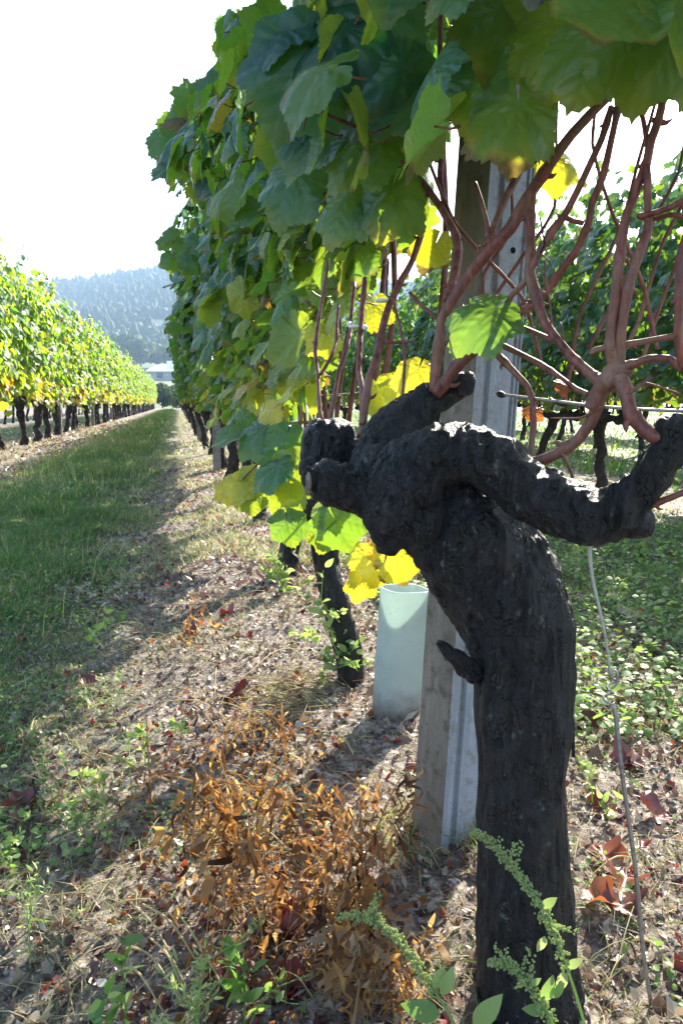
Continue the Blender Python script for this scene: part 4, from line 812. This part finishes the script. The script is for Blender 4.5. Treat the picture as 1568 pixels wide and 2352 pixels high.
# weeds --------------------------------------------------------------
def lance(n=7,w=.26):
    t=np.linspace(0,1,n); hw=w*np.sin(np.pi*t**.8)**.9+.01; X=np.concatenate([-hw,hw]); Y=np.concatenate([t,t]); Z=.12*np.abs(X)-.25*Y**2
    i=np.arange(n-1); return np.stack([X,Y,Z],1),[np.stack([i,n+i,n+i+1,i+1],-1)],np.stack([X,Y],1)
LAN=lance(); NAR=lance(6,.13)
SHR=lance(7,.10); SHR[0][:,2]+=.18*np.sin(SHR[0][:,1]*7); SHR[0][:,0]+=.10*np.sin(SHR[0][:,1]*5)
SHRS=[]
for s_ in range(5):
    a_=lance(8,(.08,.13,.10,.16,.07)[s_]); X_=a_[0]; ph_=s_*1.7; X_[:,2]+=(.10+.05*s_)*np.sin(X_[:,1]*(4+1.3*s_)+ph_); X_[:,0]+=(.05+.04*s_)*np.sin(X_[:,1]*(3+s_)+ph_)+.05*fbm(X_*6+s_,2); X_[:,1]*=(1-.06*s_); SHRS.append(a_)
def weed(name,pts,label,cat,group,mat,leafmat,r=.0015,nl=30,ls=(.012,.03),shape=None,hang=False,g0=.5,stemtint=.4,u0=.1,spread=.004,branches=0,seed=0,bl=.05,drop=.0):
    q=np.random.default_rng(seed); pts=np.asarray(pts,float); b=pts[0].copy(); o=empty(name,tuple(b),label,cat,group)
    st=[]; paths=[pts]
    c0=catmull(pts,6)
    for i in range(branches):
        s=c0[int(len(c0)*q.uniform(.25,.9))]; d=q.normal(0,1,3)*[1,1,.4]+[0,0,.6]; d/=np.linalg.norm(d); e=s+d*bl*q.uniform(.5,1.2); e2=e+[d[0]*bl*.4,d[1]*bl*.4,(-.5 if hang else .25)*bl]; paths.append(np.array([s,e,e2]))
    P_=[];
    for i,pt in enumerate(paths):
        rr=np.linspace(r,r*.45,len(pt))*(1 if i==0 else .6); g=tube(pt-b,rr,6,5); st.append(g+[np.zeros((len(g[0]),2)),np.full((len(g[0]),3),stemtint)]); c=catmull(pt,8)
        P_.append(c[int(len(c)*(u0 if i==0 else .1)):])
    g=join(st); part('stem',mesh('stem',g[0],g[1],[mat],tint=g[3]),o)
    C=np.vstack(P_); n=nl; k=q.integers(0,len(C),n); pos=C[k]-b+q.normal(0,spread,(n,3))
    if hang: pos[:,2]-=np.minimum(q.exponential(drop,n),.09)*(q.random(n)<.7)
    if hang: tip=np.stack([.25*q.standard_normal(n),.25*q.standard_normal(n),-np.ones(n)],1)
    else: tip=np.stack([q.standard_normal(n),q.standard_normal(n),.5+.4*q.standard_normal(n)],1)
    g=scatter(SHRS if hang else [shape or LAN],pos,tip,q.normal(0,1,(n,3))+[0,0,.3],q.uniform(*ls,n),np.stack([np.clip(g0+.28*q.standard_normal(n),0,1)]*3,1))
    part('leaves',mesh('leaves',g[0],g[1],[leafmat],uv=g[2],tint=g[3]),o)['kind']='stuff'; return o,C-b
def W(root,L): # root pixel on ground, then pixels with depth
    r=G(*root); r[2]=float(terr(np.array([r[0]]),np.array([r[1]]))[0])-.01; return np.vstack([r[None],pp(L)])
dg='dead rust coloured weeds'
DW=[(W((650,2120),[(600,1985,1.00),(540,1880,1.01),(495,1800,1.02),(465,1785,1.02),(440,1830,1.03),(430,1910,1.03)]),'tall dead rust weed arching left over the path, hung with shrivelled leaves',320,5),
 (W((700,2150),[(690,2080,1.0),(620,2020,1.0),(560,1960,1.01),(520,1900,1.02),(500,1880,1.02)]),'dead rust weed leaning left beneath the tall arching one',240,4),
 (W((850,2300),[(845,2180,.88),(835,2060,.90),(830,1950,.93),(828,1880,.95),(822,1840,.96)]),'upright brown dead weed in front of the ribbed post',700,8),
 (W((800,2130),[(770,2040,1.0),(735,1975,1.02),(705,1935,1.03),(690,1935,1.03),(683,1970,1.03)]),'small dead weed stem hooked over like a cane',110,3),
 (W((655,1745),[(655,1700,1.4),(650,1660,1.41),(645,1630,1.42)]),'short orange dead weed on the straw above the others',120,2),
 (W((520,1790),[(515,1740,1.31),(508,1700,1.32),(500,1690,1.32)]),'orange dead weed with yellow tip, upper left of the clump',120,2),
 (W((345,1850),[(345,1800,1.24),(342,1770,1.25)]),'lone small orange dead weed on the left',60,1),
 (W((790,1950),[(780,1870,1.13),(740,1850,1.15),(720,1850,1.15)]),'dead weed sprig left of the upright brown one',90,2),
 (W((600,1990),[(590,1900,1.12),(600,1830,1.14),(610,1800,1.15)]),'matted dead weed in the middle of the rust clump',200,4),
 (W((560,2120),[(545,2060,1.0),(520,2010,1.01),(500,1990,1.02)]),'low dead weed at the foot of the rust clump',160,4),
 (W((690,2170),[(720,2110,.97),(760,2080,.98),(790,2070,.98)]),'low dead weed leaning right at the foot of the rust clump',140,4),
 (W((440,1480),[(435,1440,2.1),(430,1420,2.12)]),'tiny orange dead weed far up the sunlit strip',60,2)]
for i,(pt,lb,nl,br) in enumerate(DW):
    if i<2: ls=(.016,.042)
    elif i==11: ls=(.02,.04)
    else: ls=(.012,.032)
    weed('dead_weed',pt,lb,'dead weed',dg,M['dead'],M['dead'],.0019,int(nl*.50),ls,SHR,True,(.48,.62,.40,.66)[i%4],.85,.12,.012 if i!=2 else .014,br+2,200+i,.10,drop=(.028,.024,.022,.014,.01,.01,.006,.012,.012,.01,.01,.004)[i])
# grey-brown skirt and glowing orange column at the bottom
weed('dead_weed',W((800,2440),[(815,2330,.80),(830,2230,.82),(835,2160,.84),(830,2130,.85)]),'grey brown withered weed hanging at the bottom edge','dead weed',dg,M['dead'],M['dead'],.0022,260,(.014,.040),SHR,True,.95,.9,.35,.016,4,231,.06,drop=.03)
weed('dead_weed',W((925,2450),[(918,2352,.78),(905,2270,.79),(890,2200,.80),(878,2170,.80)]),'bright orange backlit dead weed at the bottom edge','dead weed',dg,M['dead'],M['dead'],.002,170,(.010,.022),SHR,True,.75,.5,.3,.007,2,232,.03)
gg='green weeds on the near soil'
for i,(pt,lb,nl,ls,g0,br,bl) in enumerate(((W((248,1925),[(243,1870,1.17),(238,1810,1.20),(234,1765,1.22)]),'yellow green upright weed alone on the left soil',70,(.008,.018),.85,3,.03),
 (W((305,1830),[(300,1770,1.29),(297,1710,1.33),(295,1680,1.34)]),'pale green weed behind the lone yellow green one',50,(.008,.016),.7,3,.03),
 (W((335,1760),[(330,1710,1.38),(322,1670,1.4)]),'second pale weed behind the yellow green one',40,(.008,.018),.7,2,.03),
 (W((290,2420),[(288,2300,.83),(285,2200,.87),(280,2130,.90)]),'grey green weed with round leaf at the bottom left',26,(.014,.026),.2,2,.04),
 (W((70,2230),[(68,2150,.95),(64,2080,.99),(62,2020,1.01)]),'feathery light green weed near the left edge',110,(.006,.014),.75,6,.05),
 (W((20,2010),[(24,1960,1.10),(26,1920,1.12)]),'bushy green weed at the left edge',80,(.008,.018),.5,5,.05),
 (W((450,2440),[(455,2340,.80),(460,2250,.84),(470,2180,.86)]),'pale feathery weed among the straws at the bottom',120,(.006,.015),.75,6,.06),
 (W((400,2440),[(430,2380,.80),(440,2330,.82),(435,2290,.84)]),'bright light green weed touching the bottom edge',120,(.006,.014),.9,6,.04),
 (W((560,2370),[(562,2290,.84),(560,2220,.87),(558,2170,.89)]),'dark grey green weed left of the hanging brown one',20,(.016,.030),.05,2,.05),
 (W((540,2430),[(600,2300,.84),(680,2250,.86),(760,2230,.87)]),'thin green stalk leaning right across the bottom',10,(.01,.02),.4,1,.05),
 (W((1360,1870),[(1358,1810,1.25),(1352,1770,1.28),(1348,1750,1.3)]),'small seeding weed right of the trunk, above the red leaves',40,(.008,.016),.8,2,.03),
 (W((1395,1890),[(1390,1860,1.2),(1382,1840,1.21)]),'low green leafy weed beside the red leaves',16,(.012,.022),.6,2,.03),
 (W((780,1560),[(775,1500,1.75),(745,1440,1.72),(738,1380,1.70),(742,1310,1.68)]),'climbing green weed up the slim second trunk',70,(.012,.03),.7,5,.06),
 (W((740,1580),[(745,1530,1.8),(750,1500,1.8)]),'leafy green weed at the foot of the second trunk',90,(.012,.03),.55,6,.07),
 (W((650,1370),[(652,1340,2.6),(648,1310,2.6)]),'green weed tuft at the foot of the third trunk',90,(.02,.04),.7,6,.10),
 (W((420,1700),[(418,1680,1.45),(415,1660,1.46)]),'tiny green weed left of the dead weeds',26,(.008,.018),.6,3,.03),
 (W((215,1500),[(214,1470,1.9),(213,1450,1.9)]),'green sprout on the edge of the shaded turf',40,(.012,.03),.5,4,.05))):
    weed('green_weed',pt,lb,'weed',gg,M['weed'],M['weed'],.0013,nl,ls,LAN if ls[1]>.015 else NAR,False,g0,g0,.1,.003,br,300+i,bl)
# goosefoot stems with clustered seed heads
def goosefoot(pts,label,seed,lf):
    q=np.random.default_rng(seed); pts=np.asarray(pts); b=pts[0].copy(); o=empty('seeding_weed',tuple(b),label,'weed','seeding weeds in front of the trunk')
    g=tube(pts-b,np.linspace(.0017,.0008,len(pts)),8,5); part('stem',mesh('stem',g[0],g[1],[M['weed']],tint=np.full((len(g[0]),3),.6)),o)
    c=catmull(pts,14)-b; m=len(c); B=[]
    for i in range(int(m*.38),m):
        for _ in range(3 if q.random()<.8 else 5):
            off=q.normal(0,1,3); off/=np.linalg.norm(off); k=q.uniform(.0025,.0055)*(1.25-.7*(i-m*.38)/(m*.62)); ctr=c[i]+off*k
            for _ in range(3): B.append(ico(ctr+q.normal(0,.0011,3),q.uniform(.0009,.0016),1))
    for s in range(5):
        i=int(m*q.uniform(.42,.85)); d=q.normal(0,1,3)*[1,.6,.3]+[-.3,0,.7]; d/=np.linalg.norm(d)
        for j in range(9):
            ctr=c[i]+d*.0026*(j+1)
            for _ in range(3): B.append(ico(ctr+q.normal(0,.0015,3),q.uniform(.0009,.0016),1))
    g=join(B); part('seed_head',mesh('seed_head',g[0],g[1],[M['weed']],tint=np.full((len(g[0]),3),.95)),o)
    for (x,y,d,s,tx,ty,td,g0) in lf:
        ax=lambda r,u,t: CR*r+CU*u-CW*t
        gg_=scatter([LAN],(P(x,y,d)-b)[None],ax(tx,ty,td)[None],ax(.2,.3,1)[None],np.array([s]),np.array([[g0]*3])); part('leaf',mesh('leaf',gg_[0],gg_[1],[M['weed']],tint=gg_[3]),o)
def root(x,y): z=float(terr(np.array([x]),np.array([y]))[0]); return np.array([[x,y,z-.01]])
goosefoot(np.vstack([root(.335,.53),pp([(1352,2420,.68),(1335,2330,.69),(1300,2220,.70),(1262,2120,.705),(1215,2040,.71),(1160,1975,.715),(1118,1928,.72),(1088,1912,.72)])]),'tallest seeding weed stem with mealy green clusters, leaning across the black trunk',401,
  [(1240,2085,.705,.018,.8,.45,.1,.6),(1250,2150,.70,.017,-.35,-.9,.1,.95),(1292,2230,.695,.022,-.1,-1,.1,1.),(1300,2220,.695,.016,.7,.3,.1,.7),(1265,2130,.70,.012,.9,.1,.1,.6)])
goosefoot(np.vstack([root(.30,.53),pp([(1300,2440,.68),(1275,2365,.685),(1240,2300,.69),(1205,2250,.695),(1165,2218,.70),(1122,2208,.70)])]),'shorter seeding weed stem beside the tallest one at the foot of the trunk',402,
  [(1245,2300,.688,.024,.45,.9,.1,.45),(1250,2320,.688,.020,-.8,.05,.1,.2),(1215,2262,.69,.012,.8,.4,.1,.6),(1262,2290,.688,.018,.7,.6,.1,.3)])
goosefoot(np.vstack([root(.20,.53),pp([(1075,2440,.69),(1035,2340,.70),(1000,2280,.71),(960,2220,.72),(915,2160,.73),(870,2120,.735),(825,2103,.74),(782,2106,.74)])]),'seeding weed stem curving left over the orange dead weed',403,
  [(995,2270,.708,.022,.5,.9,.1,.65),(1015,2285,.705,.026,.4,.9,.1,.7),(1010,2330,.70,.036,-.95,.25,.1,.15),(1085,2352,.68,.036,.6,.55,.1,.6)])
# long dry straws lying across the bottom left: one stuff mesh
q=np.random.default_rng(77); G_=[]
for x0,y0,x1,y1 in ((300,2140,430,2290),(330,2120,470,2260),(290,2220,420,2330),(400,2150,520,2300),(250,2300,380,2352),(350,2230,440,2350),(600,1640,760,1600),(560,1600,700,1500),(620,1560,800,1640),(560,1660,690,1580),(640,1500,760,1590),(590,1980,850,2050),(520,1950,700,2010),(1340,2060,1480,2000),(1420,2200,1560,2280),(110,1830,20,1810),(75,1790,110,1850),(600,1700,480,1620),(785,1740,830,1810),(380,1650,560,1700)):
    a=G(x0,y0); b_=G(x1,y1); m=(a+b_)/2; a[2]=.02+.03*q.random(); b_[2]=.012; m[2]=.03+.03*q.random(); g=tube(np.array([a,m,b_]),[.0014,.0014,.0009],5,5); G_.append(g+[np.zeros((len(g[0]),2)),np.full((len(g[0]),3),.80)])
for i in range(170):
    c_=G(655+q.normal(0,60),1620+q.normal(0,38)); a=q.uniform(0,6.3); L=q.uniform(.05,.14); e=np.array([math.cos(a),math.sin(a),q.normal(0,.25)])*L; p0=np.array([c_[0],c_[1],.012+.03*q.random()])-e/2; g=tube(np.array([p0,p0+e*.5+[0,0,.012*q.random()],p0+e]),[.0009,.0009,.0006],4,3); G_.append(g+[np.zeros((len(g[0]),2)),np.full((len(g[0]),3),q.choice([.7,.82,.95]))])
for i in range(900):
    x=q.uniform(-.5,1.1); y=.5+2.2*q.random()**1.2; a=q.uniform(0,6.3); L=q.uniform(.03,.12); z=float(terr(np.array([x]),np.array([y]))[0]); e=np.array([math.cos(a),math.sin(a),q.normal(0,.15)])*L
    p0=np.array([x,y,z+.006]); g=tube(np.array([p0,p0+e*.5+[0,0,.006+.008*q.random()],p0+e]),[.0008,.0008,.0005],4,3); G_.append(g+[np.zeros((len(g[0]),2)),np.full((len(g[0]),3),q.choice([.5,.7,.82]))])
g=join(G_); tag(link('straw',mesh('straw',g[0],g[1],[M['grass']],tint=g[3])),'loose dry straws lying over the soil',None,None,'stuff')

# ------------------------------------------------------------------ distance: valley trees, warehouse, wooded hill
def crown(seed,r,h,n=140,ls=.9):
    q=np.random.default_rng(seed); u=unit(q.normal(0,1,(n,3))); rad=q.uniform(.55,1,n)[:,None]; pos=u*rad*[r,r,h/2]*(1+.25*np.sin(u[:,:1]*5+seed)*np.cos(u[:,1:2]*4)); 
    return [pos,q.normal(0,1,(n,3)),u+.4*q.normal(0,1,(n,3)),q.uniform(.6,1.3,n)*ls,np.clip(.4+.3*q.standard_normal((n,1)),0,1)*np.ones((1,3))]
def far_tree(az,r,h,w,label,seed,g0=0.):
    x=math.sin(az)*r; y=math.cos(az)*r; z=float(terr(np.array([x]),np.array([y]))[0]); o=empty('tree',(x,y,z),label,'tree','trees in the valley')
    g=tube(np.array([[0,0,-.3],[.05*h,0,h*.3],[0,.03*h,h*.6]]),[.03*h,.022*h,.012*h],7,3); part('trunk',mesh('trunk',g[0],g[1],[M['bark_far']]),o)
    c=crown(seed,w/2,h*.75,420,w*.085); c[4]=np.clip(c[4]+g0,0,1); g=scatter(LO,c[0]+[0,0,h*.6],c[1],c[2],c[3],c[4]); part('crown',mesh('crown',g[0],g[1],[M['crown_far']],uv=g[2],tint=g[3]),o)
def azpx(x): return PSI+math.atan((x-784)/F*math.cos(PHI))
for x,r,h,w,lb,g0 in ((372,105,3.6,4.5,'round dark bush at the end of the path, left of centre',-.1),(395,112,3.0,4.,'pale green bush at the end of the path',.3),(410,125,4.2,5,'green bush half hidden by the foreground row at the path end',.1),
    (296,330,16,20,'dark broad tree on the valley floor above the left row',-.2),(325,345,12,16,'tree beside the dark broad valley tree',-.1),(362,350,11,16,'olive tree group above the white roof',.2),(405,340,12,18,'yellow green tree right above the white roof',.35),(430,335,12,16,'tree above the roof end near the vine leaves',.3),(270,350,12,14,'small tree left of the dark valley tree',0)):
    far_tree(azpx(x),r,h,w,lb,int(x),g0)
# warehouse
bx=270.; a0=azpx(342); x0=math.sin(a0)*bx; y0=math.cos(a0)*bx; zb=float(terr(np.array([x0+6]),np.array([y0]))[0])-.5
wh=empty('warehouse',(x0,y0,zb),'long grey warehouse with a bright white roof in the valley','building'); wh.rotation_euler=(0,0,R_(-4))
hw_=(.68+bx*(925-858)/F)-zb
g=box(1,30,0,14,0,hw_); part('wall',mesh('wall',g[0],g[1],[M['wall']],smooth=False),wh)
V=np.array([[-.5,-1,hw_+.05],[31,-1,hw_+.05],[31,15,hw_+2.6],[-.5+2.,15,hw_+2.6],[-.5,-1,hw_+.4],[31,-1,hw_+.4],[31,15,hw_+3.0],[1.5,15,hw_+3.0]]); part('roof',mesh('roof',V,[np.array([[0,3,2,1],[4,5,6,7],[0,1,5,4],[2,3,7,6],[0,4,7,3],[1,2,6,5]])],[M['roof']],smooth=False),wh)
g=box(6,12,5,12,hw_+1.2,hw_+4.0); part('raised_roof',mesh('raised_roof',g[0],g[1],[M['roof']],smooth=False),wh)
for i in range(5): g=box(3+5*i,5+5*i,-.06,.0,1.2,3.); part('window',mesh('window',g[0],g[1],[M['dark']],smooth=False),wh)
for x,r,lb in ((395,395,'small pale house at the foot of the hill, left one'),(412,400,'small pale house at the foot of the hill, right one'),(350,390,'tiny pale house near the dark valley tree')):
    a1=azpx(x); X=math.sin(a1)*r; Y=math.cos(a1)*r; Z=float(terr(np.array([X]),np.array([Y]))[0]); hs=empty('house',(X,Y,Z),lb,'house','small houses under the hill')
    g=box(-3,3,-2.5,2.5,-.5,3); part('wall',mesh('wall',g[0],g[1],[M['roof']],smooth=False),hs); V=np.array([[-3.3,-2.8,3],[3.3,-2.8,3],[3.3,2.8,3],[-3.3,2.8,3],[-3.3,0,4.4],[3.3,0,4.4]]); part('roof',mesh('roof',V,[np.array([[0,1,5,4],[2,3,4,5],[0,3,2,1]]),np.array([[0,4,3],[1,2,5]])],[M['wall']],smooth=False),hs)
# wood on the hill
q=np.random.default_rng(91); n=5200; az=q.uniform(-.62,.40,n); r=np.sqrt(q.uniform(400**2,980**2,n)); az[:1700]=q.uniform(-.22,.06,1700); r[:500]=q.uniform(880,945,500); az[:500]=q.uniform(-.24,.08,500)
X=np.sin(az)*r; Y=np.cos(az)*r; cl=n2(X,Y,.012,3,8); keep=(cl>-.35)|(np.arange(n)<500); X=X[keep];Y=Y[keep];r=r[keep];n=len(X); Z=terr(X,Y); G_=[]
Vi,Ti=ico((0,0,0),1,2)[0],ico((0,0,0),1,2)[1][0]
for i in range(n):
    con=q.random()<.45; h=q.uniform(6,13)*(1.1 if con else .8); w=h*q.uniform(.22,.34)*(1 if con else 1.5); V=Vi.copy(); V*= (1+.16*q.standard_normal((len(V),1)))
    if con: V[:,:2]*=(1-.55*(V[:,2:3]+1)/2)
    V=V*[w,w,h*.5]+[X[i],Y[i],Z[i]+h*.42]; t=np.clip(.20+.10*q.standard_normal()+.35*(n2([X[i]],[Y[i]],.006,2,12)[0]>.25),0,1)
    G_.append([V,[Ti],np.zeros((len(V),2)),np.full((len(V),3),t)])
g=join(G_); tag(link('woods',mesh('woods',g[0],g[1],[M['crown_far']],tint=g[3],smooth=True)),'dark wooded hillside with a spiky pine ridge',None,None,'stuff')

# ------------------------------------------------------------------ haze
g=box(-1000,900,-60,1600,-8,230); hz=link('haze',mesh('haze',g[0],g[1],smooth=False)); tag(hz,'thin bluish air between the vineyard and the hill',None,None,'stuff')
m,nt,out=newmat('haze_air'); v=nt.nodes.new('ShaderNodeVolumePrincipled'); v.inputs['Density'].default_value=.00062; v.inputs['Color'].default_value=(.55,.76,1,1); v.inputs['Anisotropy'].default_value=.0
nt.links.new(v.outputs[0],out.inputs['Volume']); hz.data.materials.append(m)
